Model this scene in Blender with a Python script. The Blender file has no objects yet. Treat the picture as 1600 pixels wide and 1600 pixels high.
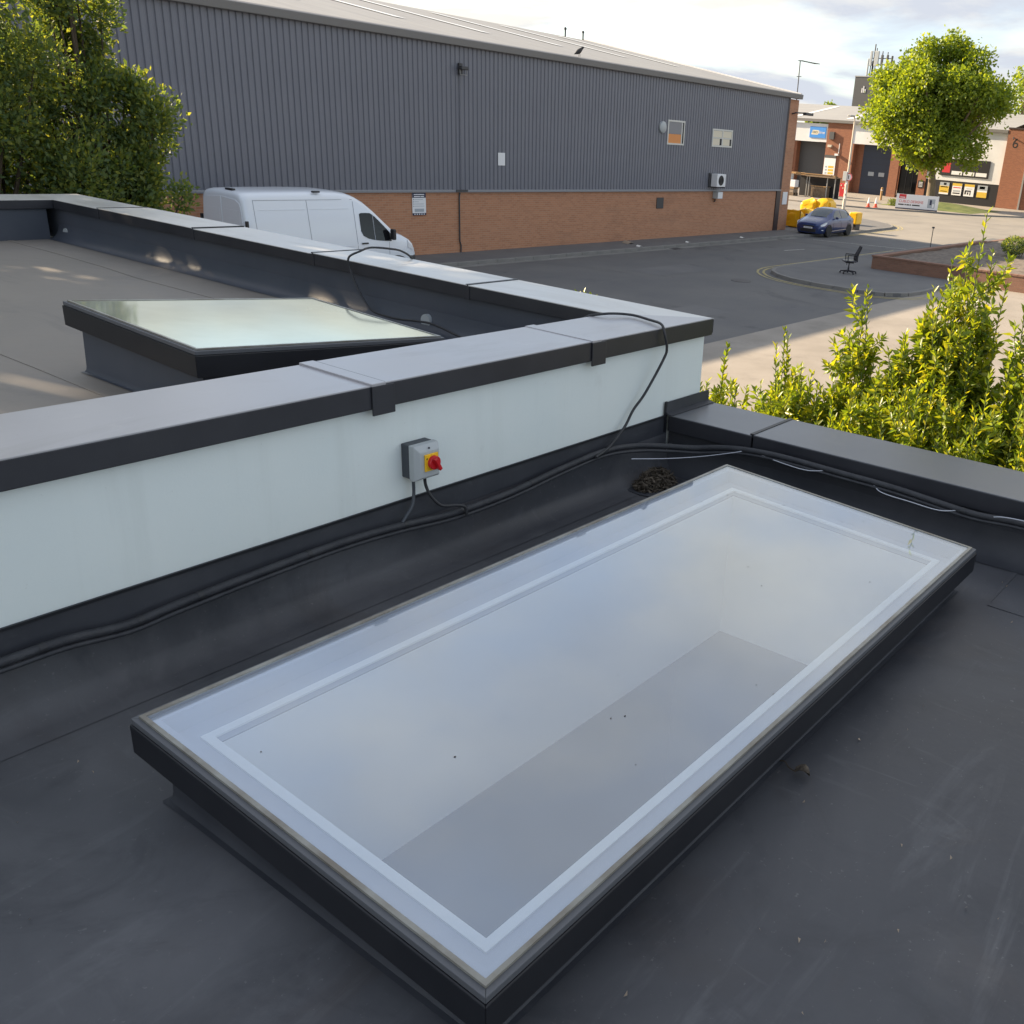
import bpy, math, random
import numpy as np
from mathutils import Vector, Matrix
random.seed(7); RNG = np.random.default_rng(7)
R = math.radians
scene = bpy.context.scene
COL = scene.collection

# ---------------------------------------------------------------- camera
cam_d = bpy.data.cameras.new('camera'); cam = bpy.data.objects.new('camera', cam_d); COL.objects.link(cam)
cam_d.sensor_fit = 'HORIZONTAL'; cam_d.sensor_width = 36.0
cam_d.lens = 1479.7 / 1600 * 36.0
cam_d.shift_x = (800 - 1050) / 1600.0          # the picture is a square cut from the left of a wider frame
cam_d.clip_start = 0.05; cam_d.clip_end = 3000
YAW, PIT, ROL = R(33.429), R(21.611), R(-4.319)
_f = Vector((math.cos(YAW) * math.cos(PIT), math.sin(YAW) * math.cos(PIT), -math.sin(PIT)))
_r = Vector((math.sin(YAW), -math.cos(YAW), 0)); _d = _f.cross(_r)
_r2 = math.cos(ROL) * _r + math.sin(ROL) * _d; _d2 = -math.sin(ROL) * _r + math.cos(ROL) * _d
_m = Matrix((( _r2.x, -_d2.x, -_f.x, 0), (_r2.y, -_d2.y, -_f.y, 0), (_r2.z, -_d2.z, -_f.z, 4.5), (0, 0, 0, 1)))
cam.matrix_world = _m
scene.camera = cam

# ---------------------------------------------------------------- sky, sun, exposure
SUN_EL = R(24.4); SUN_AZ = R(-11.3)             # azimuth measured from +Y towards +X
sdir = Vector((math.cos(SUN_EL) * math.sin(SUN_AZ), math.cos(SUN_EL) * math.cos(SUN_AZ), math.sin(SUN_EL)))
world = bpy.data.worlds.new('World'); scene.world = world; world.use_nodes = True
nt = world.node_tree; nt.nodes.clear()
def WN(t, **k):
    n = nt.nodes.new(t)
    for a, b in k.items(): setattr(n, a, b)
    return n
out = WN('ShaderNodeOutputWorld'); bg = WN('ShaderNodeBackground'); bg.inputs[1].default_value = 0.105
sky = WN('ShaderNodeTexSky'); sky.sky_type = 'NISHITA'; sky.sun_disc = False
sky.sun_elevation = SUN_EL; sky.sun_rotation = SUN_AZ; sky.altitude = 50; sky.air_density = 1.0; sky.dust_density = 1.0; sky.ozone_density = 1.0
tc = WN('ShaderNodeTexCoord'); sep = WN('ShaderNodeSeparateXYZ'); nt.links.new(tc.outputs['Generated'], sep.inputs[0])
mz = WN('ShaderNodeMath', operation='MAXIMUM'); nt.links.new(sep.outputs[2], mz.inputs[0]); mz.inputs[1].default_value = 0.0
az = WN('ShaderNodeMath', operation='ADD'); nt.links.new(mz.outputs[0], az.inputs[0]); az.inputs[1].default_value = 0.16
dx = WN('ShaderNodeMath', operation='DIVIDE'); nt.links.new(sep.outputs[0], dx.inputs[0]); nt.links.new(az.outputs[0], dx.inputs[1])
dy = WN('ShaderNodeMath', operation='DIVIDE'); nt.links.new(sep.outputs[1], dy.inputs[0]); nt.links.new(az.outputs[0], dy.inputs[1])
cv = WN('ShaderNodeCombineXYZ'); nt.links.new(dx.outputs[0], cv.inputs[0]); nt.links.new(dy.outputs[0], cv.inputs[1]); cv.inputs[2].default_value = 3.7
n1 = WN('ShaderNodeTexNoise'); n1.inputs['Scale'].default_value = 0.75; n1.inputs['Detail'].default_value = 9; n1.inputs['Roughness'].default_value = 0.55; n1.inputs['Distortion'].default_value = 0.35
nt.links.new(cv.outputs[0], n1.inputs['Vector'])
cr = WN('ShaderNodeValToRGB'); cr.color_ramp.elements[0].position = 0.33; cr.color_ramp.elements[1].position = 0.53
nt.links.new(n1.outputs['Fac'], cr.inputs[0])
n2 = WN('ShaderNodeTexNoise'); n2.inputs['Scale'].default_value = 0.95; n2.inputs['Detail'].default_value = 10; n2.inputs['Roughness'].default_value = 0.56
mp2 = WN('ShaderNodeMapping'); mp2.inputs['Location'].default_value = (2.6, 7.2, 1.0); nt.links.new(cv.outputs[0], mp2.inputs[0]); nt.links.new(mp2.outputs[0], n2.inputs['Vector'])
cr2 = WN('ShaderNodeValToRGB'); e = cr2.color_ramp.elements
e[0].position = 0.36; e[0].color = (4.2, 3.95, 3.3, 1); e[1].position = 0.57; e[1].color = (2.3, 2.45, 2.75, 1)
nt.links.new(n2.outputs['Fac'], cr2.inputs[0])
mx = WN('ShaderNodeMix', data_type='RGBA'); nt.links.new(cr.outputs[0], mx.inputs[0]); nt.links.new(sky.outputs[0], mx.inputs[6]); nt.links.new(cr2.outputs[0], mx.inputs[7])
nt.links.new(mx.outputs[2], bg.inputs[0]); nt.links.new(bg.outputs[0], out.inputs[0])

sun_d = bpy.data.lights.new('sun', 'SUN'); sun_d.energy = 5.0; sun_d.angle = R(0.6); sun_d.color = (1.0, 0.80, 0.56)
sun = bpy.data.objects.new('sun', sun_d); COL.objects.link(sun)
sun.rotation_euler = sdir.to_track_quat('Z', 'Y').to_euler(); sun.location = (0, 40, 60)
scene.view_settings.view_transform = 'Standard'; scene.view_settings.look = 'None'
scene.view_settings.exposure = 1.55; scene.view_settings.gamma = 1.0; scene.view_settings.use_curve_mapping = False
scene.render.engine = 'CYCLES'
scene.cycles.max_bounces = 8; scene.cycles.transparent_max_bounces = 12

# ---------------------------------------------------------------- materials
def mat(name, col, rough=0.6, metal=0.0, col2=None, scale=5.0, detail=5.0, lo=0.35, hi=0.65, bump=0.0, bscale=None, spec=0.5, stretch=(1, 1, 1), coat=0.0, rvar=0.0, dist=0.0):
    m = bpy.data.materials.new(name); m.use_nodes = True; t = m.node_tree; b = t.nodes['Principled BSDF']
    b.inputs['Base Color'].default_value = (*col, 1); b.inputs['Roughness'].default_value = rough; b.inputs['Metallic'].default_value = metal
    b.inputs['Specular IOR Level'].default_value = spec
    if coat: b.inputs['Coat Weight'].default_value = coat; b.inputs['Coat Roughness'].default_value = 0.06
    if col2 is not None or bump or rvar:
        c = t.nodes.new('ShaderNodeTexCoord'); mp = t.nodes.new('ShaderNodeMapping'); mp.inputs['Scale'].default_value = stretch
        t.links.new(c.outputs['Object'], mp.inputs[0])
        n = t.nodes.new('ShaderNodeTexNoise'); n.inputs['Scale'].default_value = scale; n.inputs['Detail'].default_value = detail; n.inputs['Roughness'].default_value = 0.6; n.inputs['Distortion'].default_value = dist
        t.links.new(mp.outputs[0], n.inputs['Vector'])
        if col2 is not None:
            r = t.nodes.new('ShaderNodeValToRGB'); r.color_ramp.elements[0].position = lo; r.color_ramp.elements[1].position = hi
            r.color_ramp.elements[0].color = (*col, 1); r.color_ramp.elements[1].color = (*col2, 1)
            t.links.new(n.outputs['Fac'], r.inputs[0]); t.links.new(r.outputs[0], b.inputs['Base Color'])
        if rvar:
            mr = t.nodes.new('ShaderNodeMapRange'); mr.inputs[1].default_value = 0.3; mr.inputs[2].default_value = 0.7; mr.inputs[3].default_value = rough - rvar; mr.inputs[4].default_value = rough + rvar
            t.links.new(n.outputs['Fac'], mr.inputs[0]); t.links.new(mr.outputs[0], b.inputs['Roughness'])
        if bump:
            n3 = t.nodes.new('ShaderNodeTexNoise'); n3.inputs['Scale'].default_value = bscale or scale * 6; n3.inputs['Detail'].default_value = 4
            t.links.new(mp.outputs[0], n3.inputs['Vector'])
            bp = t.nodes.new('ShaderNodeBump'); bp.inputs['Strength'].default_value = bump; bp.inputs['Distance'].default_value = 0.02
            t.links.new(n3.outputs['Fac'], bp.inputs['Height']); t.links.new(bp.outputs[0], b.inputs['Normal'])
    return m

def mixnoise(m, col, scale, lo, hi, stretch=(1, 1, 1), detail=6, fac=1.0, dist=0.0):
    """lay a second noise-shaped stain of another colour over a material"""
    t = m.node_tree; b = t.nodes['Principled BSDF']
    src = b.inputs['Base Color'].links[0].from_socket if b.inputs['Base Color'].links else None
    c = t.nodes.new('ShaderNodeTexCoord'); mp = t.nodes.new('ShaderNodeMapping'); mp.inputs['Scale'].default_value = stretch; mp.inputs['Location'].default_value = (scale, scale * 2.3, 1.7)
    t.links.new(c.outputs['Object'], mp.inputs[0])
    n = t.nodes.new('ShaderNodeTexNoise'); n.inputs['Scale'].default_value = scale; n.inputs['Detail'].default_value = detail; n.inputs['Roughness'].default_value = 0.65; n.inputs['Distortion'].default_value = dist
    t.links.new(mp.outputs[0], n.inputs['Vector'])
    mr = t.nodes.new('ShaderNodeMapRange'); mr.inputs[1].default_value = lo; mr.inputs[2].default_value = hi; mr.inputs[3].default_value = 0; mr.inputs[4].default_value = fac
    t.links.new(n.outputs['Fac'], mr.inputs[0])
    x = t.nodes.new('ShaderNodeMix'); x.data_type = 'RGBA'; t.links.new(mr.outputs[0], x.inputs[0])
    if src: t.links.new(src, x.inputs[6])
    else: x.inputs[6].default_value = b.inputs['Base Color'].default_value
    x.inputs[7].default_value = (*col, 1); t.links.new(x.outputs[2], b.inputs['Base Color'])
    return m

def brickmat(name, c1, c2, mortar, rough=0.85, axes='XZ', w=0.225, h=0.075):
    m = bpy.data.materials.new(name); m.use_nodes = True; t = m.node_tree; b = t.nodes['Principled BSDF']; b.inputs['Roughness'].default_value = rough
    c = t.nodes.new('ShaderNodeTexCoord'); s = t.nodes.new('ShaderNodeSeparateXYZ'); cb = t.nodes.new('ShaderNodeCombineXYZ')
    t.links.new(c.outputs['Object'], s.inputs[0]); t.links.new(s.outputs['XYZ'.index(axes[0])], cb.inputs[0]); t.links.new(s.outputs['XYZ'.index(axes[1])], cb.inputs[1])
    k = t.nodes.new('ShaderNodeTexBrick'); k.inputs['Scale'].default_value = 1.0; k.inputs['Brick Width'].default_value = w; k.inputs['Row Height'].default_value = h; k.inputs['Mortar Size'].default_value = 0.006
    k.inputs['Color1'].default_value = (*c1, 1); k.inputs['Color2'].default_value = (*c2, 1); k.inputs['Mortar'].default_value = (*mortar, 1)
    t.links.new(cb.outputs[0], k.inputs['Vector']); t.links.new(k.outputs['Color'], b.inputs['Base Color'])
    bp = t.nodes.new('ShaderNodeBump'); bp.inputs['Strength'].default_value = 0.5; bp.inputs['Distance'].default_value = 0.01; bp.invert = True
    t.links.new(k.outputs['Fac'], bp.inputs['Height']); t.links.new(bp.outputs[0], b.inputs['Normal'])
    return m

def leafmat(name, c1, c2, c3, trans=0.5, rough=0.42):
    m = bpy.data.materials.new(name); m.use_nodes = True; t = m.node_tree; b = t.nodes['Principled BSDF']; o = t.nodes['Material Output']
    g = t.nodes.new('ShaderNodeNewGeometry'); r = t.nodes.new('ShaderNodeValToRGB'); el = r.color_ramp.elements
    el[0].color = (*c1, 1); el[1].color = (*c3, 1); el[1].position = 1.0; x = el.new(0.55); x.color = (*c2, 1)
    t.links.new(g.outputs['Random Per Island'], r.inputs[0]); t.links.new(r.outputs[0], b.inputs['Base Color']); b.inputs['Roughness'].default_value = rough
    tr = t.nodes.new('ShaderNodeBsdfTranslucent'); h = t.nodes.new('ShaderNodeMix'); h.data_type = 'RGBA'; h.blend_type = 'MULTIPLY'; h.inputs[0].default_value = 1
    t.links.new(r.outputs[0], h.inputs[6]); h.inputs[7].default_value = (2.3, 1.9, 0.5, 1); t.links.new(h.outputs[2], tr.inputs[0])
    mxs = t.nodes.new('ShaderNodeMixShader'); mxs.inputs[0].default_value = trans
    t.links.new(b.outputs[0], mxs.inputs[1]); t.links.new(tr.outputs[0], mxs.inputs[2]); t.links.new(mxs.outputs[0], o.inputs[0])
    return m

def paneglass(name, ior=1.9, tint=(0.86, 0.93, 0.96), dust=0.06, rough=0.02, dcol=(0.62, 0.66, 0.70), gcol=(0.93, 0.97, 1.0)):
    m = bpy.data.materials.new(name); m.use_nodes = True; t = m.node_tree; t.nodes.clear()
    o = t.nodes.new('ShaderNodeOutputMaterial'); 
    gm_ = t.nodes.new('ShaderNodeNewGeometry'); dt = t.nodes.new('ShaderNodeVectorMath'); dt.operation = 'DOT_PRODUCT'; t.links.new(gm_.outputs['Incoming'], dt.inputs[0]); t.links.new(gm_.outputs['Normal'], dt.inputs[1])
    def mth(op, a, b):
        n_ = t.nodes.new('ShaderNodeMath'); n_.operation = op
        for i_, q in enumerate((a, b)):
            if q is None: continue
            if isinstance(q, (int, float)): n_.inputs[i_].default_value = q
            else: t.links.new(q, n_.inputs[i_])
        return n_.outputs[0]
    f0 = ((ior - 1) / (ior + 1)) ** 2
    sch = mth('ADD', mth('MULTIPLY', mth('POWER', mth('SUBTRACT', 1.0, mth('ABSOLUTE', dt.outputs['Value'], None)), 5.0), 1 - f0), f0)
    tr = t.nodes.new('ShaderNodeBsdfTransparent'); tr.inputs[0].default_value = (*tint, 1)
    gl = t.nodes.new('ShaderNodeBsdfGlossy'); gl.inputs['Roughness'].default_value = rough; gl.inputs['Color'].default_value = (*gcol, 1)
    df = t.nodes.new('ShaderNodeBsdfDiffuse'); df.inputs[0].default_value = (*dcol, 1)
    c = t.nodes.new('ShaderNodeTexCoord'); n = t.nodes.new('ShaderNodeTexNoise'); n.inputs['Scale'].default_value = 1.3; n.inputs['Detail'].default_value = 5; n.inputs['Roughness'].default_value = 0.5
    t.links.new(c.outputs['Object'], n.inputs['Vector'])
    mr = t.nodes.new('ShaderNodeMapRange'); mr.inputs[1].default_value = 0.3; mr.inputs[2].default_value = 0.75; mr.inputs[3].default_value = dust * 0.75; mr.inputs[4].default_value = dust * 1.3
    t.links.new(n.outputs['Fac'], mr.inputs[0])
    a = t.nodes.new('ShaderNodeMixShader'); t.links.new(mr.outputs[0], a.inputs[0]); t.links.new(tr.outputs[0], a.inputs[1]); t.links.new(df.outputs[0], a.inputs[2])
    x = t.nodes.new('ShaderNodeMixShader'); t.links.new(sch, x.inputs[0]); t.links.new(a.outputs[0], x.inputs[1]); t.links.new(gl.outputs[0], x.inputs[2])
    t.links.new(x.outputs[0], o.inputs[0])
    return m

MT = {}
MT['roof_dark'] = mat('dark_membrane', (0.034, 0.037, 0.046), 0.55, col2=(0.118, 0.120, 0.129), scale=0.45, detail=11, lo=0.33, hi=0.70, bump=0.16, bscale=7, rvar=0.16, dist=1.0)
mixnoise(MT['roof_dark'], (0.060, 0.050, 0.046), 1.4, 0.52, 0.72, detail=9, fac=0.55, dist=0.6)
mixnoise(MT['roof_dark'], (0.17, 0.175, 0.185), 2.6, 0.56, 0.84, stretch=(0.22, 1.6, 1), detail=10, fac=0.6, dist=1.6)
mixnoise(MT['roof_dark'], (0.15, 0.155, 0.165), 9.0, 0.60, 0.78, stretch=(1.3, 0.25, 1), detail=10, fac=0.4, dist=1.0)
mixnoise(MT['roof_dark'], (0.026, 0.029, 0.036), 2.4, 0.52, 0.68, detail=8, fac=0.42, dist=1.4)
mixnoise(MT['roof_dark'], (0.20, 0.20, 0.20), 60.0, 0.66, 0.72, detail=3, fac=0.35)
MT['roof_lite'] = mat('grey_membrane', (0.19, 0.172, 0.152), 0.6, col2=(0.27, 0.24, 0.205), scale=0.7, detail=10, lo=0.3, hi=0.7, bump=0.12, bscale=8, rvar=0.1)
mixnoise(MT['roof_lite'], (0.135, 0.128, 0.12), 1.8, 0.54, 0.72, stretch=(1, 0.4, 1), detail=9, fac=0.6, dist=0.8)
MT['upstand'] = mat('upstand_membrane', (0.026, 0.029, 0.038), 0.6, col2=(0.046, 0.049, 0.058), scale=2.5, detail=9, bump=0.2, bscale=6)
mixnoise(MT['upstand'], (0.085, 0.088, 0.095), 6.0, 0.60, 0.80, stretch=(1, 1, 1.6), detail=10, fac=0.45, dist=1.2)
MT['upstand_b'] = mat('parapet_lining', (0.055, 0.065, 0.085), 0.5, col2=(0.07, 0.078, 0.098), scale=1.8, detail=6, bump=0.05, bscale=7)
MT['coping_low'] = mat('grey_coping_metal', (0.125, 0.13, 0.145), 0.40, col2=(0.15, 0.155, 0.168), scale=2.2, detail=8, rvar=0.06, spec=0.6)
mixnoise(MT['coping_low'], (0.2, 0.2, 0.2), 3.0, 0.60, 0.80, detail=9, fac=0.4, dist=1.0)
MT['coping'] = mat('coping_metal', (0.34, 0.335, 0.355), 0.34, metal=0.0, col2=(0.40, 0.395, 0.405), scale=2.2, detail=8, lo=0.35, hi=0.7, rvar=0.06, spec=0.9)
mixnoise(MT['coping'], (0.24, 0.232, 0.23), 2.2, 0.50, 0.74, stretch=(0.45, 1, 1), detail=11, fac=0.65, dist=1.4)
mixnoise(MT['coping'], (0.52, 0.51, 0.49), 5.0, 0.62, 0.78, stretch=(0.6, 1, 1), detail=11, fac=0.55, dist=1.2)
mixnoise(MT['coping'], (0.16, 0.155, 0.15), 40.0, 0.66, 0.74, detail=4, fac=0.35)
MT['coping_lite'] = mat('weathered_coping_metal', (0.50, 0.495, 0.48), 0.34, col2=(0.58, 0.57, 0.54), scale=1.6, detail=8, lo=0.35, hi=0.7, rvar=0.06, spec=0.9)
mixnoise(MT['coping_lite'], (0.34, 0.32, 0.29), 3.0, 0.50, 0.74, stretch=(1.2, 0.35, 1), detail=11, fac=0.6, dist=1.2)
MT['fascia'] = mat('coping_fascia', (0.020, 0.021, 0.027), 0.42, col2=(0.030, 0.031, 0.038), scale=3)
MT['render'] = mat('white_render', (0.71, 0.775, 0.765), 0.8, col2=(0.76, 0.81, 0.79), scale=1.3, detail=7, bump=0.05, bscale=160)
mixnoise(MT['render'], (0.54, 0.58, 0.55), 2.4, 0.52, 0.76, stretch=(2.8, 1, 0.18), detail=11, fac=0.28)
mixnoise(MT['render'], (0.46, 0.47, 0.44), 7.0, 0.62, 0.80, stretch=(1, 1, 0.9), detail=10, fac=0.22)
mixnoise(MT['render'], (0.40, 0.41, 0.40), 55.0, 0.70, 0.76, detail=3, fac=0.25)
MT['frame'] = mat('black_frame', (0.008, 0.009, 0.013), 0.45, col2=(0.013, 0.014, 0.018), scale=6)
MT['gasket'] = mat('grey_gasket', (0.10, 0.105, 0.115), 0.5)
MT['edge'] = mat('glass_edge', (0.30, 0.30, 0.27), 0.35, col2=(0.17, 0.15, 0.12), scale=7, stretch=(1, 1, 3))
MT['ledge'] = mat('inner_ledge', (0.33, 0.36, 0.42), 0.5)
MT['white'] = mat('white_paint', (0.80, 0.82, 0.80), 0.55)
MT['shaft'] = mat('white_plaster', (0.86, 0.86, 0.84), 0.8)
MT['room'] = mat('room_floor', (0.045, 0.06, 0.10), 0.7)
MT['glass'] = paneglass('skylight_glass', 2.7, tint=(0.93, 0.97, 1.0), dust=0.30, dcol=(0.64, 0.72, 0.84))
MT['glass2'] = paneglass('small_skylight_glass', 2.2, tint=(0.7, 0.78, 0.74), dust=0.75, dcol=(0.58, 0.61, 0.52), rough=0.06, gcol=(0.86, 0.89, 0.80))
MT['black_rubber'] = mat('black_rubber', (0.018, 0.019, 0.022), 0.5, col2=(0.03, 0.031, 0.036), scale=20)
MT['foam'] = mat('foam_pipe_insulation', (0.020, 0.022, 0.028), 0.6, col2=(0.034, 0.036, 0.042), scale=14, bump=0.2, bscale=60)
MT['white_cable'] = mat('white_cable', (0.50, 0.52, 0.58), 0.45)
MT['grey_plastic'] = mat('grey_plastic', (0.42, 0.45, 0.46), 0.45)
MT['dark_plastic'] = mat('dark_grey_plastic', (0.05, 0.058, 0.07), 0.5)
MT['yellow_plastic'] = mat('yellow_plastic', (0.85, 0.50, 0.02), 0.4)
MT['red_plastic'] = mat('red_plastic', (0.55, 0.012, 0.018), 0.32)
MT['debris'] = mat('leaf_debris', (0.030, 0.023, 0.017), 0.9, col2=(0.17, 0.14, 0.105), scale=45)
MT['asphalt'] = mat('asphalt', (0.105, 0.105, 0.108), 0.88, col2=(0.135, 0.132, 0.128), scale=0.35, detail=10, bump=0.25, bscale=30)
mixnoise(MT['asphalt'], (0.17, 0.165, 0.155), 0.9, 0.58, 0.75, stretch=(0.3, 1, 1), detail=9, fac=0.4)
mixnoise(MT['asphalt'], (0.055, 0.055, 0.058), 0.22, 0.56, 0.64, detail=8, fac=0.45, dist=1.5)
mixnoise(MT['asphalt'], (0.04, 0.04, 0.042), 1.1, 0.66, 0.72, detail=5, fac=0.5)
MT['asphalt_sunlit'] = mat('sunlit_asphalt', (0.20, 0.185, 0.165), 0.88, col2=(0.255, 0.235, 0.205), scale=0.3, detail=10, bump=0.2, bscale=30)  # lighter, tan copy of the asphalt: sunlight on the far road put into the colour
mixnoise(MT['asphalt_sunlit'], (0.14, 0.13, 0.12), 0.5, 0.58, 0.75, stretch=(0.3, 1, 1), detail=9, fac=0.5)
MT['concrete'] = mat('concrete_apron', (0.24, 0.215, 0.185), 0.85, col2=(0.30, 0.27, 0.235), scale=0.6, detail=9, bump=0.15, bscale=20)
mixnoise(MT['concrete'], (0.17, 0.155, 0.135), 1.3, 0.55, 0.75, detail=9, fac=0.5)
MT['paving'] = mat('tarmac_pavement', (0.115, 0.115, 0.118), 0.88, col2=(0.145, 0.142, 0.14), scale=0.7, detail=9, bump=0.2, bscale=30)
MT['kerb'] = mat('kerb_concrete', (0.17, 0.165, 0.155), 0.85, col2=(0.24, 0.23, 0.215), scale=1.2, detail=7)
MT['yline'] = mat('yellow_road_paint', (0.42, 0.34, 0.13), 0.8, col2=(0.28, 0.25, 0.15), scale=3, detail=8)
MT['wline'] = mat('road_white_and_sun_edge', (0.55, 0.54, 0.5), 0.8, col2=(0.3, 0.3, 0.28), scale=3, detail=8)
MT['clad'] = mat('grey_cladding', (0.145, 0.152, 0.185), 0.42, col2=(0.165, 0.172, 0.205), scale=0.5, detail=6, spec=0.5)
mixnoise(MT['clad'], (0.105, 0.108, 0.125), 0.9, 0.52, 0.78, stretch=(1.5, 1, 0.12), detail=9, fac=0.5)
mixnoise(MT['clad'], (0.21, 0.215, 0.235), 2.2, 0.60, 0.85, stretch=(2.0, 1, 0.08), detail=9, fac=0.4)
MT['trim'] = mat('grey_trim', (0.17, 0.165, 0.16), 0.5)
MT['trim_l'] = mat('light_trim', (0.22, 0.225, 0.24), 0.45)
MT['whroof'] = mat('fibre_cement_roof', (0.25, 0.25, 0.25), 0.6, col2=(0.31, 0.31, 0.30), scale=0.4, detail=8, bump=0.1, stretch=(6, 0.5, 1))
MT['rooflight'] = mat('translucent_rooflight', (0.78, 0.78, 0.74), 0.35)
MT['brick'] = brickmat('brick_warehouse', (0.47, 0.225, 0.125), (0.39, 0.18, 0.10), (0.42, 0.285, 0.19))
mixnoise(MT['brick'], (0.47, 0.26, 0.16), 0.5, 0.5, 0.75, stretch=(0.5, 1, 6), detail=9, fac=0.55)
mixnoise(MT['brick'], (0.20, 0.11, 0.075), 0.35, 0.55, 0.75, stretch=(1, 1, 2.5), detail=9, fac=0.45)
MT['brick_y'] = brickmat('brick_units', (0.30, 0.12, 0.065), (0.24, 0.095, 0.055), (0.24, 0.15, 0.10), axes='YZ')
MT['brick_p'] = brickmat('brick_planter', (0.24, 0.125, 0.085), (0.19, 0.10, 0.07), (0.2, 0.14, 0.1), axes='YZ')
MT['brown'] = mat('dark_brown_steel', (0.045, 0.03, 0.03), 0.5)
MT['shutter'] = mat('shutter', (0.075, 0.078, 0.082), 0.55)
MT['dkblue'] = mat('dark_blue_door', (0.018, 0.028, 0.055), 0.45)
MT['near_black'] = mat('black_panel', (0.016, 0.016, 0.02), 0.5)
MT['panel_white'] = mat('white_cladding_panel', (0.70, 0.71, 0.72), 0.55, col2=(0.62, 0.63, 0.64), scale=0.6)
MT['sign_blue'] = mat('blue_sign', (0.06, 0.26, 0.68), 0.4)
MT['sign_beige'] = mat('beige_sign', (0.70, 0.64, 0.47), 0.5)
MT['sign_white'] = mat('white_sign', (0.74, 0.75, 0.77), 0.45)
MT['sign_navy'] = mat('navy_sign', (0.016, 0.022, 0.065), 0.45)
MT['sign_grey'] = mat('grey_print', (0.36, 0.40, 0.44), 0.5)
MT['sign_red'] = mat('red_print', (0.55, 0.03, 0.04), 0.5)
MT['sign_yellow'] = mat('yellow_print', (0.62, 0.42, 0.05), 0.5)
MT['ink'] = mat('black_ink', (0.02, 0.02, 0.022), 0.5)
MT['van'] = mat('van_white', (0.74, 0.78, 0.84), 0.28, coat=0.6)
MT['seam'] = mat('panel_gap', (0.30, 0.32, 0.36), 0.6)
MT['vglass'] = mat('tinted_glass', (0.010, 0.011, 0.013), 0.05, spec=0.35)
MT['cglass'] = mat('car_glass', (0.05, 0.065, 0.07), 0.05, spec=1.0)
MT['tyre'] = mat('tyre', (0.018, 0.018, 0.019), 0.75)
MT['alloy'] = mat('alloy', (0.55, 0.55, 0.56), 0.3, metal=0.9)
MT['lens'] = mat('lamp_lens', (0.75, 0.77, 0.80), 0.12, coat=0.5)
MT['carblue'] = mat('blue_car_paint', (0.018, 0.040, 0.15), 0.28, metal=0.35, coat=0.8)
MT['chair_black'] = mat('chair_fabric', (0.012, 0.012, 0.017), 0.7)
MT['chair_seat'] = mat('chair_seat', (0.055, 0.055, 0.065), 0.35)
MT['steel'] = mat('galvanised_steel', (0.34, 0.34, 0.33), 0.45, metal=0.5)
MT['post_cream'] = mat('cream_post', (0.55, 0.50, 0.42), 0.55)
MT['dk_steel'] = mat('dark_steel', (0.06, 0.06, 0.065), 0.5, metal=0.3)
MT['yellow_bag'] = mat('yellow_sack', (0.88, 0.52, 0.01), 0.38, col2=(0.80, 0.42, 0.005), scale=3, bump=0.3, bscale=6)
MT['timber'] = mat('timber', (0.45, 0.28, 0.13), 0.8, col2=(0.34, 0.20, 0.09), scale=6, stretch=(1, 6, 1))
MT['timber_dk'] = mat('old_timber', (0.16, 0.11, 0.07), 0.85, col2=(0.23, 0.17, 0.11), scale=6)
MT['binblue'] = mat('blue_bin', (0.015, 0.035, 0.075), 0.5)
MT['cone_red'] = mat('cone_red', (0.70, 0.07, 0.03), 0.5)
MT['cone_white'] = mat('cone_white', (0.8, 0.78, 0.76), 0.4)
MT['bark'] = mat('bark', (0.14, 0.105, 0.075), 0.9, col2=(0.21, 0.165, 0.12), scale=4, bump=0.5, bscale=14, stretch=(1, 1, 0.3))
MT['bark_dk'] = mat('dark_bark', (0.05, 0.038, 0.028), 0.9, col2=(0.08, 0.06, 0.04), scale=9)
MT['stem_green'] = mat('green_stem', (0.10, 0.13, 0.035), 0.7)
MT['leaf_laurel'] = leafmat('laurel_leaf', (0.095, 0.160, 0.022), (0.170, 0.240, 0.028), (0.290, 0.310, 0.035), 0.5, 0.34)
MT['leaf_dark'] = leafmat('evergreen_leaf', (0.062, 0.112, 0.050), (0.10, 0.155, 0.060), (0.20, 0.235, 0.055), 0.5, 0.6)
MT['leaf_lime'] = leafmat('maple_leaf', (0.10, 0.165, 0.025), (0.15, 0.225, 0.03), (0.21, 0.27, 0.035), 0.5, 0.5)
MT['soil'] = mat('soil_gravel', (0.10, 0.08, 0.065), 0.95, col2=(0.20, 0.165, 0.135), scale=4, detail=12, bump=0.6, bscale=9)
MT['grass'] = mat('grass_mat', (0.07, 0.10, 0.022), 0.9, col2=(0.15, 0.17, 0.045), scale=1.2, detail=9, bump=0.5, bscale=20)
MT['win_frame'] = mat('cream_frame', (0.62, 0.62, 0.58), 0.45)
MT['blind'] = mat('grey_blind', (0.26, 0.26, 0.27), 0.7)
MT['curtain'] = mat('cream_blind', (0.72, 0.66, 0.52), 0.8)
MT['orange_room'] = mat('orange_board', (0.72, 0.30, 0.10), 0.7)
MT['paper'] = mat('paper', (0.75, 0.74, 0.70), 0.8)
MT['card'] = mat('cardboard', (0.30, 0.24, 0.18), 0.85)
MT['bird'] = mat('feathers', (0.015, 0.014, 0.016), 0.6)

# ---------------------------------------------------------------- mesh helpers
def wloc(o):
    v = Vector((0, 0, 0))
    while o is not None:
        v += o.location; o = o.parent
    return v

def link(o, parent=None):
    COL.objects.link(o)
    if parent is not None: o.parent = parent
    return o

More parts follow.
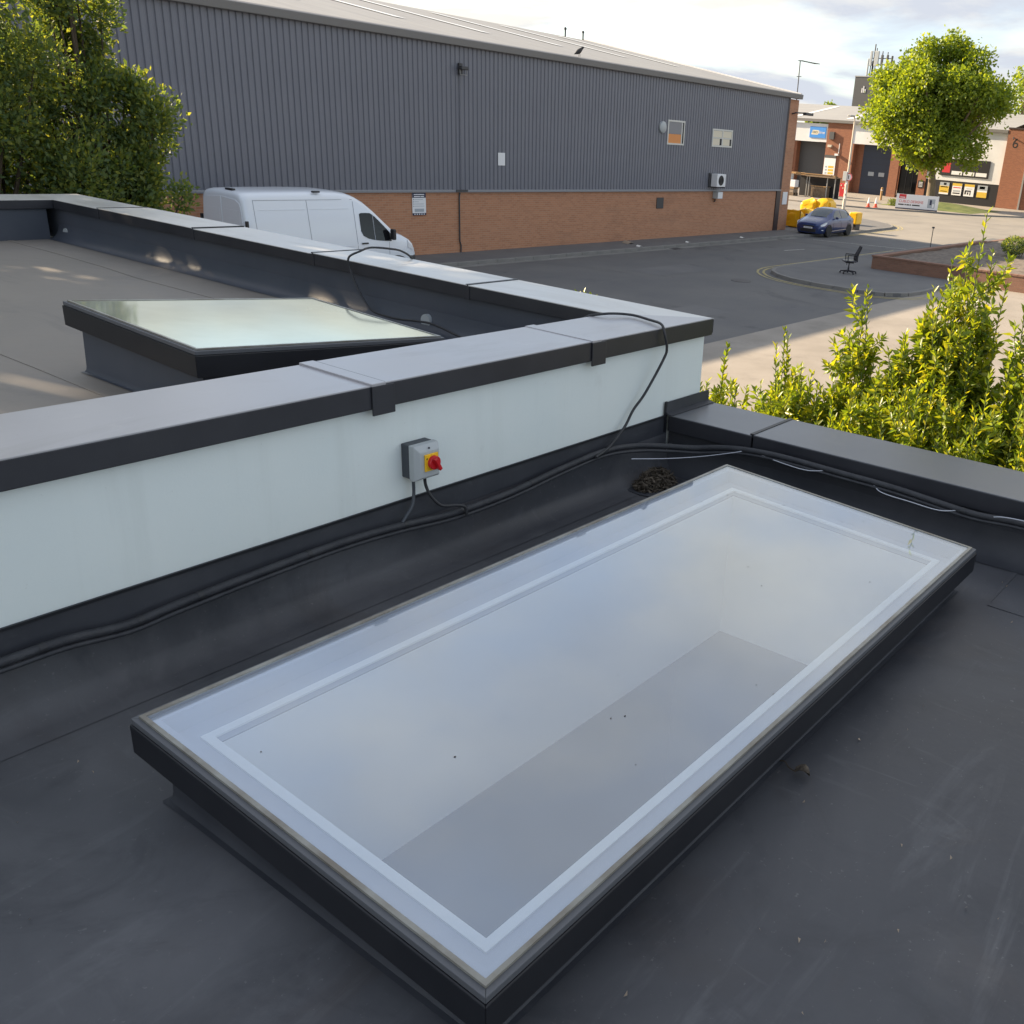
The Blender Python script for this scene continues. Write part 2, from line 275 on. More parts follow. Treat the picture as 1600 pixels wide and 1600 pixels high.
class MB:
    def __init__(s): s.v = []; s.f = []
    def add(s, vs, fs):
        k = len(s.v); s.v += [tuple(p) for p in vs]; s.f += [tuple(i + k for i in q) for q in fs]; return s
    def box(s, a, b):
        x0, y0, z0 = a; x1, y1, z1 = b
        return s.add([(x0, y0, z0), (x1, y0, z0), (x1, y1, z0), (x0, y1, z0), (x0, y0, z1), (x1, y0, z1), (x1, y1, z1), (x0, y1, z1)],
                     [(0, 3, 2, 1), (4, 5, 6, 7), (0, 1, 5, 4), (1, 2, 6, 5), (2, 3, 7, 6), (3, 0, 4, 7)])
    def plan(s, poly, z0, z1):
        """prism over a plan polygon (counter-clockwise); z0/z1 scalars or lists"""
        n = len(poly); za = z0 if isinstance(z0, (list, tuple)) else [z0] * n; zb = z1 if isinstance(z1, (list, tuple)) else [z1] * n
        vs = [(p[0], p[1], za[i]) for i, p in enumerate(poly)] + [(p[0], p[1], zb[i]) for i, p in enumerate(poly)]
        return s.add(vs, [tuple(range(n - 1, -1, -1)), tuple(range(n, 2 * n))] + [(i, (i + 1) % n, n + (i + 1) % n, n + i) for i in range(n)])
    def sheet(s, poly, z):
        return s.add([(p[0], p[1], z) for p in poly], [tuple(range(len(poly)))])
    def extr(s, prof, a, b, axis):
        """profile (list of 2-D points) extruded along an axis; X: (y,z)  Y: (x,z)"""
        f = (lambda p, t: (t, p[0], p[1])) if axis == 'X' else (lambda p, t: (p[0], t, p[1]))
        n = len(prof); vs = [f(p, a) for p in prof] + [f(p, b) for p in prof]
        return s.add(vs, [tuple(range(n)), tuple(range(2 * n - 1, n - 1, -1))] + [(i, n + i, n + (i + 1) % n, (i + 1) % n) for i in range(n)])
    def tube(s, path, r, n=10, cap=True):
        P = [Vector(p) for p in path]; k = len(s.v); m = len(P); up = None
        for i, p in enumerate(P):
            t = (P[min(i + 1, m - 1)] - P[max(i - 1, 0)]).normalized()
            if up is None: up = Vector((0, 0, 1)) if abs(t.z) < 0.9 else Vector((1, 0, 0))
            a = t.cross(up)
            if a.length < 1e-4: a = t.cross(Vector((1, 0.3, 0)))
            a.normalize(); b = a.cross(t).normalized(); up = b
            rr = r[i] if isinstance(r, (list, tuple)) else r
            for j in range(n):
                w = 2 * math.pi * j / n; s.v.append(tuple(p + rr * (math.cos(w) * a + math.sin(w) * b)))
        for i in range(m - 1):
            for j in range(n):
                s.f.append((k + i * n + j, k + i * n + (j + 1) % n, k + (i + 1) * n + (j + 1) % n, k + (i + 1) * n + j))
        if cap:
            s.f.append(tuple(k + j for j in range(n - 1, -1, -1))); s.f.append(tuple(k + (m - 1) * n + j for j in range(n)))
        return s
    def lathe(s, prof, c, axis='Z', n=24):
        """profile of (radius, height) around an axis through c"""
        k = len(s.v); m = len(prof)
        for (r, h) in prof:
            for j in range(n):
                w = 2 * math.pi * j / n; a, b = r * math.cos(w), r * math.sin(w)
                p = {'Z': (a, b, h), 'Y': (a, h, b), 'X': (h, a, b)}[axis]
                s.v.append((c[0] + p[0], c[1] + p[1], c[2] + p[2]))
        for i in range(m - 1):
            for j in range(n):
                s.f.append((k + i * n + j, k + i * n + (j + 1) % n, k + (i + 1) * n + (j + 1) % n, k + (i + 1) * n + j))
        s.f.append(tuple(k + j for j in range(n))); s.f.append(tuple(k + (m - 1) * n + j for j in range(n)))
        return s
    def xf(s, M):
        s.v = [tuple(M @ Vector(p)) for p in s.v]; return s
    def build(s, name, m, parent=None, smooth=False, bevel=0.0, seg=2, local=False, origin=None):
        o0 = Vector((0, 0, 0))
        if parent is not None and not local: o0 = wloc(parent)
        off = Vector(origin) if origin is not None else Vector((0, 0, 0))
        me = bpy.data.meshes.new(name)
        d = o0 + off
        me.from_pydata([(p[0] - d.x, p[1] - d.y, p[2] - d.z) for p in s.v], [], s.f)
        me.validate(); me.update()
        import bmesh
        bm = bmesh.new(); bm.from_mesh(me); bmesh.ops.recalc_face_normals(bm, faces=bm.faces); bm.to_mesh(me); bm.free()
        if smooth:
            me.polygons.foreach_set('use_smooth', [True] * len(me.polygons))
        me.materials.append(MT[m] if isinstance(m, str) else m)
        o = bpy.data.objects.new(name, me); o.location = off
        link(o, parent)
        if smooth:
            try: me.set_sharp_from_angle(angle=R(38))
            except Exception: pass
        if bevel:
            b = o.modifiers.new('bevel', 'BEVEL'); b.width = bevel; b.segments = seg; b.limit_method = 'ANGLE'; b.angle_limit = R(35)
        return o

def tag(o, label=None, cat=None, group=None, kind=None):
    if label: o['label'] = label
    if cat: o['category'] = cat
    if group: o['group'] = group
    if kind: o['kind'] = kind
    return o
def empty(name, loc, label, cat, group=None, rz=0.0):
    o = bpy.data.objects.new(name, None); o.location = loc; o.rotation_euler = (0, 0, rz); o.empty_display_size = 0.2; COL.objects.link(o)
    return tag(o, label, cat, group)
def copy_tree(o, parent=None):
    c = o.copy(); COL.objects.link(c)
    if parent is not None: c.parent = parent
    for ch in list(o.children): copy_tree(ch, c)
    return c
def smoothpath(P, k=8):
    P = [Vector(p) for p in P]; o = []
    for i in range(len(P) - 1):
        a, b, c, d = P[max(i - 1, 0)], P[i], P[i + 1], P[min(i + 2, len(P) - 1)]
        for j in range(k):
            t = j / k
            o.append(0.5 * ((2 * b) + (c - a) * t + (2 * a - 5 * b + 4 * c - d) * t * t + (3 * b - a - 3 * c + d) * t ** 3))
    o.append(P[-1]); return o
def text_mesh(name, body, size, m, parent, loc, xdir, updir, extrude=0.002, width=None, local=False):
    cu = bpy.data.curves.new(name, 'FONT'); cu.body = body; cu.size = size; cu.extrude = extrude; cu.align_x = 'CENTER'; cu.align_y = 'CENTER'
    t = bpy.data.objects.new(name + '_tmp', cu); COL.objects.link(t)
    bpy.context.view_layer.update()
    dg = bpy.context.evaluated_depsgraph_get(); me = bpy.data.meshes.new_from_object(t.evaluated_get(dg))
    bpy.data.objects.remove(t, do_unlink=True)
    X = Vector(xdir).normalized(); U = Vector(updir).normalized(); N = X.cross(U)
    xs = [v.co.x for v in me.vertices]; sc = (width / (max(xs) - min(xs))) if width and xs else 1.0
    d = wloc(parent) if (parent is not None and not local) else Vector((0, 0, 0))
    L = Vector(loc)
    for v in me.vertices: v.co = L + X * v.co.x * sc + U * v.co.y + N * v.co.z - d
    me.materials.clear(); me.materials.append(MT[m]); o = bpy.data.objects.new(name, me); link(o, parent); return o

def leafmesh(name, P, D, S, mat_, parent, wid=0.42, fold=0.16, simple=False, curl=0.0):
    """P base points, D unit directions, S lengths -> one foliage mesh"""
    P = np.asarray(P, float); D = np.asarray(D, float); S = np.asarray(S, float)[:, None]; n = len(P)
    D /= np.linalg.norm(D, axis=1, keepdims=True) + 1e-9
    A = RNG.normal(size=(n, 3)); W = np.cross(D, A); W /= np.linalg.norm(W, axis=1, keepdims=True) + 1e-9
    N = np.cross(W, D); flip = np.where(N[:, 2:3] < 0, -1.0, 1.0); 
    keep = RNG.random((n, 1)) < 0.8; N = np.where(keep, N * flip, N)
    d0 = np.array(wloc(parent)) if parent is not None else np.zeros(3)
    P = P - d0
    if simple:
        V = np.stack([P, P + D * S * .5 + W * S * wid * .5, P + D * S, P + D * S * .5 - W * S * wid * .5], 1).reshape(-1, 3)
        F = (np.arange(n)[:, None] * 4 + np.arange(4)[None]); k = 4
        loops = F.reshape(-1); nl = n; per = 4
    else:
        mid = P + D * S * .48 - N * S * fold * .35
        tip = P + D * S - N * S * (curl)
        V = np.stack([P, mid, tip, P + D * S * .45 + W * S * wid * .5 + N * S * fold * .3, P + D * S * .45 - W * S * wid * .5 + N * S * fold * .3], 1).reshape(-1, 3)
        b = np.arange(n)[:, None] * 5
        T = np.concatenate([b + np.array([[0, 1, 3]]), b + np.array([[1, 2, 3]]), b + np.array([[0, 4, 1]]), b + np.array([[1, 4, 2]])], 1).reshape(-1, 3)
        loops = T.reshape(-1); nl = len(T); per = 3
    me = bpy.data.meshes.new(name); me.vertices.add(len(V)); me.vertices.foreach_set('co', V.reshape(-1))
    me.loops.add(len(loops)); me.loops.foreach_set('vertex_index', loops.astype(np.int32))
    me.polygons.add(nl); me.polygons.foreach_set('loop_start', (np.arange(nl) * per).astype(np.int32))
    try: me.polygons.foreach_set('loop_total', np.full(nl, per, dtype=np.int32))
    except Exception: pass
    me.update(calc_edges=True); me.validate(); me.materials.append(MT[mat_])
    o = bpy.data.objects.new(name, me); link(o, parent); return o

# ================================================================ GROUND
GX0, GX1, GY0, GY1 = -600, 900, -600, 900
g = MB().sheet([(GX0, GY0), (GX1, GY0), (GX1, GY1), (GX0, GY1)], 0.0).build('road', 'asphalt'); tag(g, kind='structure')
ROAD = g
o = MB().sheet([(52, -60), (130, -60), (130, 70), (64.5, 70), (52, 22.0)], 0.0035).build('road.001', 'asphalt_sunlit'); tag(o, kind='structure')  # sheet over the far road, painting its sunlit stretch lighter
ap = MB().sheet([(4.3, -60), (51.9, -60), (51.9, 8.0), (37.0, 8.0), (37.0, 11.85), (4.3, 11.85)], 0.004).build('concrete_apron', 'concrete'); tag(ap, kind='structure')
# pavement along the warehouse and round its corner
def arc(cx, cy, r, a0, a1, n): return [(cx + r * math.cos(R(a0 + (a1 - a0) * i / n)), cy + r * math.sin(R(a0 + (a1 - a0) * i / n))) for i in range(n + 1)]
KH = 0.11
edge1 = [(-8, 24.1), (46, 24.1)] + [(50, 23.75), (54, 23.75)] + [(57.5, 24.05)] + arc(58.0, 30.0, 6.0, -88, 0, 9) + [(64.0, 62)]
pv1 = MB().plan(edge1 + [(48, 62), (48, 26.6), (-8, 26.6)], 0.004, KH).build('pavement', 'paving'); tag(pv1, kind='structure')
isl = arc(33.6, 14.85, 3.05, 90, 180, 8) + arc(31.9, 13.2, 1.4, 185, 270, 6) + [(36.8, 11.82)]
edge2 = [(60, 17.9)] + isl
pv2 = MB().plan(edge2 + [(60, 11.82)], 0.004, KH - 0.004).build('pavement.001', 'paving'); tag(pv2, kind='structure')
edge3 = [(76.0, 62), (76.6, 36), (77.6, 33), (80.2, 30.6), (82.8, 27), (88, 24.3), (99, 22.3), (130, 20)]
pv3 = MB().plan(edge3 + [(130, 62)], 0.004, KH + 0.004).build('pavement.002', 'concrete'); tag(pv3, kind='structure')

kerb_me = None
def kerbs(path, parent, L=0.91, x0=None, height=KH):
    """single kerb stones along the left side of a path"""
    global kerb_me
    P = [Vector((p[0], p[1], 0)) for p in path]
    seglen = [(P[i + 1] - P[i]).length for i in range(len(P) - 1)]; tot = sum(seglen); d = 0.0
    def at(s):
        for i, l in enumerate(seglen):
            if s <= l or i == len(seglen) - 1: return P[i] + (P[i + 1] - P[i]) * (s / l)
            s -= l
    while d + L * 0.5 < tot:
        a, b = at(d), at(min(d + L, tot)); t = (b - a)
        if kerb_me is None:
            o = MB().box((-0.45, -0.065, -0.02), (0.45, 0.075, 0.122)).build('kerb_stone', 'kerb', None, bevel=0.018); kerb_me = o
        else:
            o = kerb_me.copy(); COL.objects.link(o)
        o.parent = parent; mid = (a + b) / 2
        o.location = (mid.x, mid.y, random.uniform(-0.006, 0.004) + (height - KH)); o.rotation_euler = (0, 0, math.atan2(t.y, t.x)); o.scale = (t.length / 0.91, 1, 1)
        d += L
kerbs([(17, 24.1)] + edge1[1:-1] + [(64, 44)], pv1)
kerbs([(50, 17.9)] + isl, pv2)
kerbs([(76.5, 40)] + edge3[1:6] + [(99, 22.3)], pv3)

def ribbon(name, path, w, z, m, parent):
    P = [Vector((p[0], p[1], 0)) for p in path]; mb = MB(); vs = []; fs = []
    for i, p in enumerate(P):
        t = (P[min(i + 1, len(P) - 1)] - P[max(i - 1, 0)]).normalized(); nrm = Vector((-t.y, t.x, 0))
        vs += [tuple(p + nrm * w / 2 + Vector((0, 0, z))), tuple(p - nrm * w / 2 + Vector((0, 0, z)))]
        if i: fs.append((2 * i - 2, 2 * i - 1, 2 * i + 1, 2 * i))
    return mb.add(vs, fs).build(name, m, parent)
def offs(path, d):
    P = [Vector((p[0], p[1], 0)) for p in path]; o = []
    for i, p in enumerate(P):
        t = (P[min(i + 1, len(P) - 1)] - P[max(i - 1, 0)]).normalized(); o.append((p.x + t.y * d, p.y - t.x * d))
    return o
tip_path = [(46, 17.9), (42, 17.9), (38, 17.9)] + isl[:-1]
for d in (0.34, 0.56): ribbon('yellow_line', offs(tip_path, d), 0.09, 0.009, 'yline', ROAD)
for d in (0.38, 0.62): ribbon('yellow_line', offs([(50, 23.75), (54, 23.75), (57.5, 24.05)] + arc(58.0, 30.0, 6.0, -88, 0, 9) + [(64.0, 40)], d), 0.09, 0.009, 'yline', ROAD)
ribbon('white_line', [(39.6, 21.1), (41.2, 20.9)], 0.11, 0.009, 'wline', ROAD)
ribbon('white_line', [(46.2, 23.0), (47.6, 18.3)], 0.10, 0.009, 'wline', ROAD)  # bright edge of the warehouse's cast shadow, painted as a white line
MB().sheet([(27.2, 19.2), (30.6, 19.0), (30.7, 20.6), (27.3, 20.7)], 0.004).build('tarmac_patch', 'paving', ROAD)
MB().sheet([(37.5, 21.4), (43.8, 21.2), (43.8, 21.9), (37.5, 22.0)], 0.004).build('tarmac_patch', 'paving', ROAD)
MB().sheet([(20.5, 14.0), (23.2, 13.8), (23.3, 15.1), (20.6, 15.2)], 0.004).build('tarmac_patch', 'paving', ROAD)
for (gx_, gy_) in ((34.5, 23.8), (44.0, 23.8)): MB().box((gx_, gy_ - 0.22, 0.001), (gx_ + 0.5, gy_ + 0.14, 0.012)).build('drain_grate', 'dk_steel', ROAD)
MB().lathe([(0.35, 0.002), (0.35, 0.010)], (29.0, 17.0, 0), 'Z', 24).build('manhole_cover', 'dk_steel', ROAD)
ribbon('gutter_channel', [(15, 23.84), (46, 23.84)], 0.32, 0.006, 'kerb', ROAD)

# ================================================================ OUR BUILDING: FLAT ROOFS AND PARAPETS
ZA, ZB = 2.825, 3.26
LO_IN = lambda y: 4.03 + 0.035 * (2.75 - y)
LO_OUT = lambda y: 4.437 + 0.050 * (2.75 - y)
FAR_IN = lambda y: 3.985 + 0.0165 * (y - 4.2)
FAR_OUT = lambda y: 4.385 + 0.0165 * (y - 2.7)
# near roof deck with an opening under the big skylight
SX0, SX1, SY0, SY1 = 1.036, 3.575, 1.036, 2.065
ra = MB()
for (x0, x1, y0, y1) in ((-6, SX0, -5, 2.75), (SX1, 4.2, -5, 2.75), (SX0, SX1, -5, SY0), (SX0, SX1, SY1, 2.75)):
    ra.sheet([(x0, y0), (x1, y0), (x1, y1), (x0, y1)], ZA)
roofA = ra.build('flat_roof', 'roof_dark'); tag(roofA, kind='structure')
rb = MB().sheet([(-9, 3.0), (FAR_IN(3.0), 3.0), (FAR_IN(9.6), 9.6), (-9, 9.6)], ZB).build('flat_roof.001', 'roof_lite'); tag(rb, kind='structure')
# membrane lap seams, a few mm proud
def seam(path, w, z, parent, m): 
    o = ribbon('membrane_seam', path, w, z, m, parent); s = o.modifiers.new('thick', 'SOLIDIFY'); s.thickness = 0.002; s.offset = 1; return o
seam([(4.03, 0.83), (3.62, 0.82), (3.62, -3)], 0.025, ZA + 0.001, roofA, 'roof_dark')
seam([(3.70, 9.55), (3.69, 8.6), (3.66, 7.8), (3.61, 7.2), (3.60, 5.0)], 0.05, ZB + 0.001, rb, 'roof_lite')
seam([(1.97, 9.3), (1.97, 5.0), (1.95, 3.3)], 0.05, ZB + 0.001, rb, 'roof_lite')
seam([(0.4, 9.3), (0.4, 3.3)], 0.05, ZB + 0.001, rb, 'roof_lite')

# outer walls of the building below the roofs
bw = MB().box((-9, 2.78, 0), (4.34, 9.9, 3.2)); 
BUILD = empty('flat_roofed_building', (0, 5, 0), 'flat roofed single storey building under the pale skylight', 'building')
MB().box((4.30, 3.05, 0), (4.36, 9.85, 3.5)).build('wall', 'render', BUILD)
MB().box((-9, 9.82, 0), (4.44, 9.88, 3.5)).build('wall', 'render', BUILD)
MB().plan([(LO_OUT(-6) - 0.12, -6), (LO_OUT(-6) - 0.05, -6), (LO_OUT(2.76) - 0.05, 2.76), (LO_OUT(2.76) - 0.12, 2.76)], 0, 3.02).build('wall', 'render', BUILD)

# --- white rendered wall with its coping
WALL = empty('parapet_wall', (1.0, 2.9, ZA), 'white rendered parapet wall with dark metal coping and red isolator', 'wall')
MB().box((-6, 2.754, ZA), (4.36, 3.06, 3.53)).build('render_face', 'render', WALL)
up0 = [(2.756, 3.118), (2.746, 3.118), (2.7415, 3.02), (2.756, 3.02)]
MB().extr(up0, -6, 4.04, 'X').build('upstand', 'upstand', WALL)
up = [(2.756, 3.0195), (2.7415, 3.0195), (2.740, 2.96), (2.733, 2.92)] + [(2.728 - 0.10 * (1 - math.cos(R(a))), 2.905 - 0.0765 * math.sin(R(a))) for a in (12, 25, 40, 55, 70, 82)] + [(2.58, ZA + 0.0022), (2.756, ZA + 0.0012)]
MB().extr(up, -6, 4.04, 'X').build('cove', 'roof_dark', roofA, smooth=True)
MB().box((-6, 2.739, 3.112), (4.03, 2.7415, 3.121)).build('upstand_bead', 'frame', WALL)
upb = [(3.058, 3.50), (3.068, 3.50), (3.070, 3.36), (3.09, 3.30), (3.15, ZB + 0.003), (3.058, ZB + 0.003)]
MB().extr(upb, -9, FAR_IN(3.1), 'X').build('upstand', 'upstand_b', WALL, smooth=True)
CY0, CY1 = 2.715, 3.125; CZ0, CZ1 = 3.512, 3.600
joints = [-6, -3.84, -2.34, -0.84, 0.66, 2.165, 3.395]
def coping_piece(poly, z0, z1, parent, top='coping', lip=0.0):
    o = MB().plan(poly, z0, z1 - 0.003).build('coping', 'fascia', parent, bevel=0.004)
    cx = sum(p[0] for p in poly) / len(poly); cy = sum(p[1] for p in poly) / len(poly)
    q = [(cx + (p[0] - cx) * 0.9985 , cy + (p[1] - cy) * 0.9985) for p in poly]
    MB().plan(q, z1 - 0.006, z1).build('coping_top', top, o, bevel=0.002)
    return o
for i in range(len(joints) - 1):
    a, b = joints[i] + 0.004, joints[i + 1] - 0.004; dz = 0.004 * (i % 3) - 0.003
    coping_piece([(a, CY0), (b, CY0), (b, CY1), (a, CY1)], CZ0, CZ1 + dz, WALL)
coping_piece([(3.399, CY0), (4.372, 2.712), (3.985, CY1), (3.399, CY1)], CZ0, CZ1 + 0.004, WALL)
for jx in joints[1:]:
    st = MB().box((jx - 0.05, CY0 - 0.008, CZ0 - 0.022), (jx + 0.05, CY0 - 0.001, CZ1 - 0.002)).build('joint_strap', 'fascia', WALL, bevel=0.002)
    MB().box((jx - 0.05, CY0 - 0.008, CZ1 - 0.002), (jx + 0.012, CY1 + 0.004, CZ1 + 0.0085)).build('joint_strap', 'coping', WALL, bevel=0.002)
    MB().box((jx + 0.0125, CY0 + 0.004, CZ1 - 0.002), (jx + 0.018, CY1, CZ1 + 0.0065)).build('joint_seal', 'frame', WALL)

# --- long far parapet
FARW = empty('parapet_wall.001', (4.2, 6.5, ZB), 'long dark parapet with pale sunlit coping in front of the van', 'wall')
def far_poly(y0, y1, i0, i1): return [(FAR_IN(y0) + i0, y0), (FAR_OUT(y0) + i1, y0), (FAR_OUT(y1) + i1, y1), (FAR_IN(y1) + i0, y1)]
MB().plan(far_poly(3.1, 9.85, 0.04, -0.04), ZB, 3.53).build('lining', 'upstand_b', FARW)
for (z0, z1, w) in ((ZB + 0.003, ZB + 0.03, 0.07), (ZB + 0.031, ZB + 0.07, 0.03)):
    pass
fl = MB(); ys = np.linspace(3.1, 9.5, 12)
prof = [(0.0, 0.13), (-0.004, 0.10), (-0.016, 0.06), (-0.04, 0.028), (-0.075, 0.008), (-0.11, 0.003), (0.03, 0.003), (0.03, 0.13)]
vs = []; fs = []; n = len(prof)
for k, y in enumerate((3.1, 9.5)): vs += [(FAR_IN(y) + 0.039 + p[0], y, ZB + p[1]) for p in prof]
fl.add(vs, [tuple(range(n)), tuple(range(2 * n - 1, n - 1, -1))] + [(i, n + i, n + (i + 1) % n, (i + 1) % n) for i in range(n)]).build('fillet', 'upstand_b', FARW, smooth=True)
fj = [4.19, 5.69, 7.18, 8.646]
inner = (3.985, CY1); outer = (4.385, 2.70)
coping_piece([inner, (4.376, 2.709), (FAR_OUT(4.186), 4.186), (FAR_IN(4.186), 4.186)], CZ0 + 0.01, CZ1 + 0.002, FARW, 'coping_lite')
for k, (a, b) in enumerate(zip(fj[:-1], fj[1:])):
    coping_piece(far_poly(a + 0.005, b - 0.005, 0, 0), CZ0 + 0.01, CZ1 + (0.003, -0.002, 0.003)[k], FARW, 'coping_lite')
coping_piece([(FAR_IN(8.65), 8.65), (FAR_OUT(8.65), 8.65), (FAR_OUT(9.95), 9.95), (FAR_IN(9.45), 9.45)], CZ0 + 0.01, CZ1, FARW, 'coping_lite')
for j in fj:
    MB().plan(far_poly(j - 0.004, j + 0.018, 0.004, 0.0), CZ1 - 0.01, CZ1 + 0.006).build('joint_seal', 'frame', FARW)
    MB().plan([(FAR_IN(j) - 0.004, j - 0.02), (FAR_IN(j) + 0.001, j - 0.02), (FAR_IN(j) + 0.001, j + 0.025), (FAR_IN(j) - 0.004, j + 0.025)], CZ0 + 0.006, CZ1 - 0.004).build('joint_strap', 'fascia', FARW)
# --- short end parapet
ENDW = empty('parapet_wall.002', (-2, 9.65, ZB), 'short dark end parapet with pale coping in front of the evergreens', 'wall')
MB().box((-9, 9.48, ZB), (4.02, 9.84, 3.53)).build('lining', 'upstand_b', ENDW)
coping_piece([(FAR_IN(9.45), 9.452), (FAR_OUT(9.95), 9.952), (1.3, 9.95), (1.3, 9.45)], CZ0 + 0.01, CZ1 - 0.001, ENDW, 'coping_lite')
for k in range(4): coping_piece([(1.29 - 2.0 * (k + 1), 9.45), (1.29 - 2.0 * k - 0.01, 9.45), (1.29 - 2.0 * k - 0.01, 9.95), (1.29 - 2.0 * (k + 1), 9.95)], CZ0 + 0.01, CZ1 - 0.002 * (k % 2), ENDW, 'coping_lite')
# --- low parapet on the right
LOWW = empty('parapet_wall.003', (4.2, 1.0, ZA), 'low dark parapet with grey coping beside the laurel bushes', 'wall')
def lo_poly(y0, y1, i0, i1): return [(LO_IN(y0) + i0, y0), (LO_OUT(y0) + i1, y0), (LO_OUT(y1) + i1, y1), (LO_IN(y1) + i0, y1)]
MB().plan(lo_poly(-6, 2.74, 0.03, -0.04), ZA, 3.06).build('lining', 'upstand', LOWW)
vs = []; prof = [(0.0, 0.14), (-0.004, 0.10), (-0.016, 0.06), (-0.04, 0.028), (-0.075, 0.008), (-0.11, 0.003), (0.03, 0.003), (0.03, 0.14)]
for y in (-6, 2.74): vs += [(LO_IN(y) + 0.029 + p[0], y, ZA + p[1]) for p in prof]
MB().add(vs, [tuple(range(n)), tuple(range(2 * n - 1, n - 1, -1))] + [(i, n + i, n + (i + 1) % n, (i + 1) % n) for i in range(n)]).build('fillet', 'upstand', LOWW, smooth=True)
lj = [2.735, 2.222, 0.72, -0.78, -2.28, -3.78, -5.5]
for k in range(len(lj) - 1):
    coping_piece(lo_poly(lj[k + 1] + 0.005, lj[k] - 0.005, 0, 0), 3.035, 3.123 + (0.0, 0.005, 0.001)[k % 3], LOWW, 'coping_low')
for j in lj[1:-1]: MB().plan(lo_poly(j - 0.006, j + 0.014, 0.003, 0), 3.11, 3.131).build('joint_seal', 'frame', LOWW)
MB().extr([(2.746, 3.19), (2.740, 3.19), (2.736, 3.135), (2.70, 3.1275), (2.70, 3.1245), (2.746, 3.1245)], LO_IN(2.72) - 0.01, LO_OUT(2.72) - 0.005, 'X').build('wall_flashing', 'upstand', LOWW, smooth=True)
MB().box((4.012, 2.738, 3.03), (4.028, 2.7455, 3.195)).build('flashing_end', 'frame', LOWW)

# ================================================================ SKYLIGHTS
def skylight(name, loc, label, x0, x1, y0, y1, zf, zroof, fh, glass, shaft=None, ups='upstand', flare=0.006, u=0.06):
    """x0..y1 outer frame, zf(x,y) glass height"""
    root = empty(name, loc, label, 'skylight', 'flat roof skylights')
    def ring(o, i, za, zb, m, nm, par=root, bev=0.0):
        """rectangular ring between outer offset o and inner offset i, top zf+za, bottom zf+zb"""
        out = []
        for (ax, bx, cx, dx_, ay, by, cy, dy_) in (
            (x0 + o, x1 - o, x1 - i, x0 + i, y0 + o, y0 + o, y0 + i, y0 + i),
            (x1 - o, x1 - o, x1 - i, x1 - i, y0 + o, y1 - o, y1 - i, y0 + i),
            (x1 - o, x0 + o, x0 + i, x1 - i, y1 - o, y1 - o, y1 - i, y1 - i),
            (x0 + o, x0 + o, x0 + i, x0 + i, y1 - o, y0 + o, y0 + i, y1 - i)):
            poly = [(ax, ay), (bx, by), (cx, cy), (dx_, dy_)]
            out.append(MB().plan(poly, [zf(*p) + zb for p in poly], [zf(*p) + za for p in poly]).build(nm, m, par, bevel=bev))
        return out
    poly_t = [(x0 + u, y0 + u), (x1 - u, y0 + u), (x1 - u, y1 - u), (x0 + u, y1 - u)]
    # upstand: four leaning faces with a fillet at the foot
    mb = MB(); levels = [(0.020 + flare, 0.0035), (0.008 + flare, 0.006), (0.002 + flare, 0.014), (flare * 0.9, 0.03), (0.0, None)]
    k = 0
    for (d, h) in levels:
        for (px, py) in poly_t:
            sx = -1 if px < (x0 + x1) / 2 else 1; sy = -1 if py < (y0 + y1) / 2 else 1
            mb.v.append((px + sx * d, py + sy * d, (zroof + h) if h is not None else zf(px, py) - fh + 0.01))
    for l in range(len(levels) - 1):
        for j in range(4): mb.f.append((l * 4 + j, l * 4 + (j + 1) % 4, (l + 1) * 4 + (j + 1) % 4, (l + 1) * 4 + j))
    mb.build('upstand', ups, root, smooth=True)
    ring(0.0, 0.05, -0.022, -fh, 'frame', 'frame_rail', bev=0.003)
    ring(0.048, 0.11, -fh + 0.018, -fh + 0.0005, 'frame', 'frame_soffit')
    ring(0.004, 0.03, -0.004, -0.021, 'gasket', 'gasket', bev=0.002)
    ring(0.0305, 0.135, -0.066, -0.085, 'ledge', 'ledge')
    ring(0.0303, 0.0530, -0.010, -0.0215, 'ledge', 'inner_liner')
    ring(0.0503, 0.0530, -0.0216, -0.0655, 'ledge', 'inner_liner')
    ring(0.018, 0.0295, 0.003, -0.0035, 'edge', 'glass_edge')
    q = [(x0 + 0.03, y0 + 0.03), (x1 - 0.03, y0 + 0.03), (x1 - 0.03, y1 - 0.03), (x0 + 0.03, y1 - 0.03)]
    MB().add([(p[0], p[1], zf(*p)) for p in q], [(0, 1, 2, 3)]).build('glass_pane', glass, root)
    if shaft:
        ring(0.100, 0.136, -0.0655, -0.0845, 'white', 'white_trim') if False else None
        a, zb = shaft
        t = [(x0 + 0.1365, y0 + 0.1365), (x1 - 0.1365, y0 + 0.1365), (x1 - 0.1365, y1 - 0.1365), (x0 + 0.1365, y1 - 0.1365)]
        ring(0.112, 0.1364, -0.0600, -0.0655, 'white', 'white_trim')
        for j in range(4):
            p, p2 = t[j], t[(j + 1) % 4]
            MB().add([(p[0], p[1], zf(*p) - 0.087), (p2[0], p2[1], zf(*p2) - 0.087), (p2[0], p2[1], zb), (p[0], p[1], zb)], [(0, 1, 2, 3)]).build('light_well', 'shaft', root)
    return root
zf1 = lambda x, y: 3.024 + (y - 0.922) / (2.148 - 0.922) * 0.060
SK1 = skylight('skylight', (2.3, 1.53, ZA), 'large flat roof skylight with white inner border beside the isolator switch', 0.905, 3.682, 0.922, 2.148, zf1, ZA, 0.105, 'glass', (0, 2.29))
zf2 = lambda x, y: 3.556 - (x - 2.095) / (3.40 - 2.095) * 0.105 + (y - 3.71) * 0.036
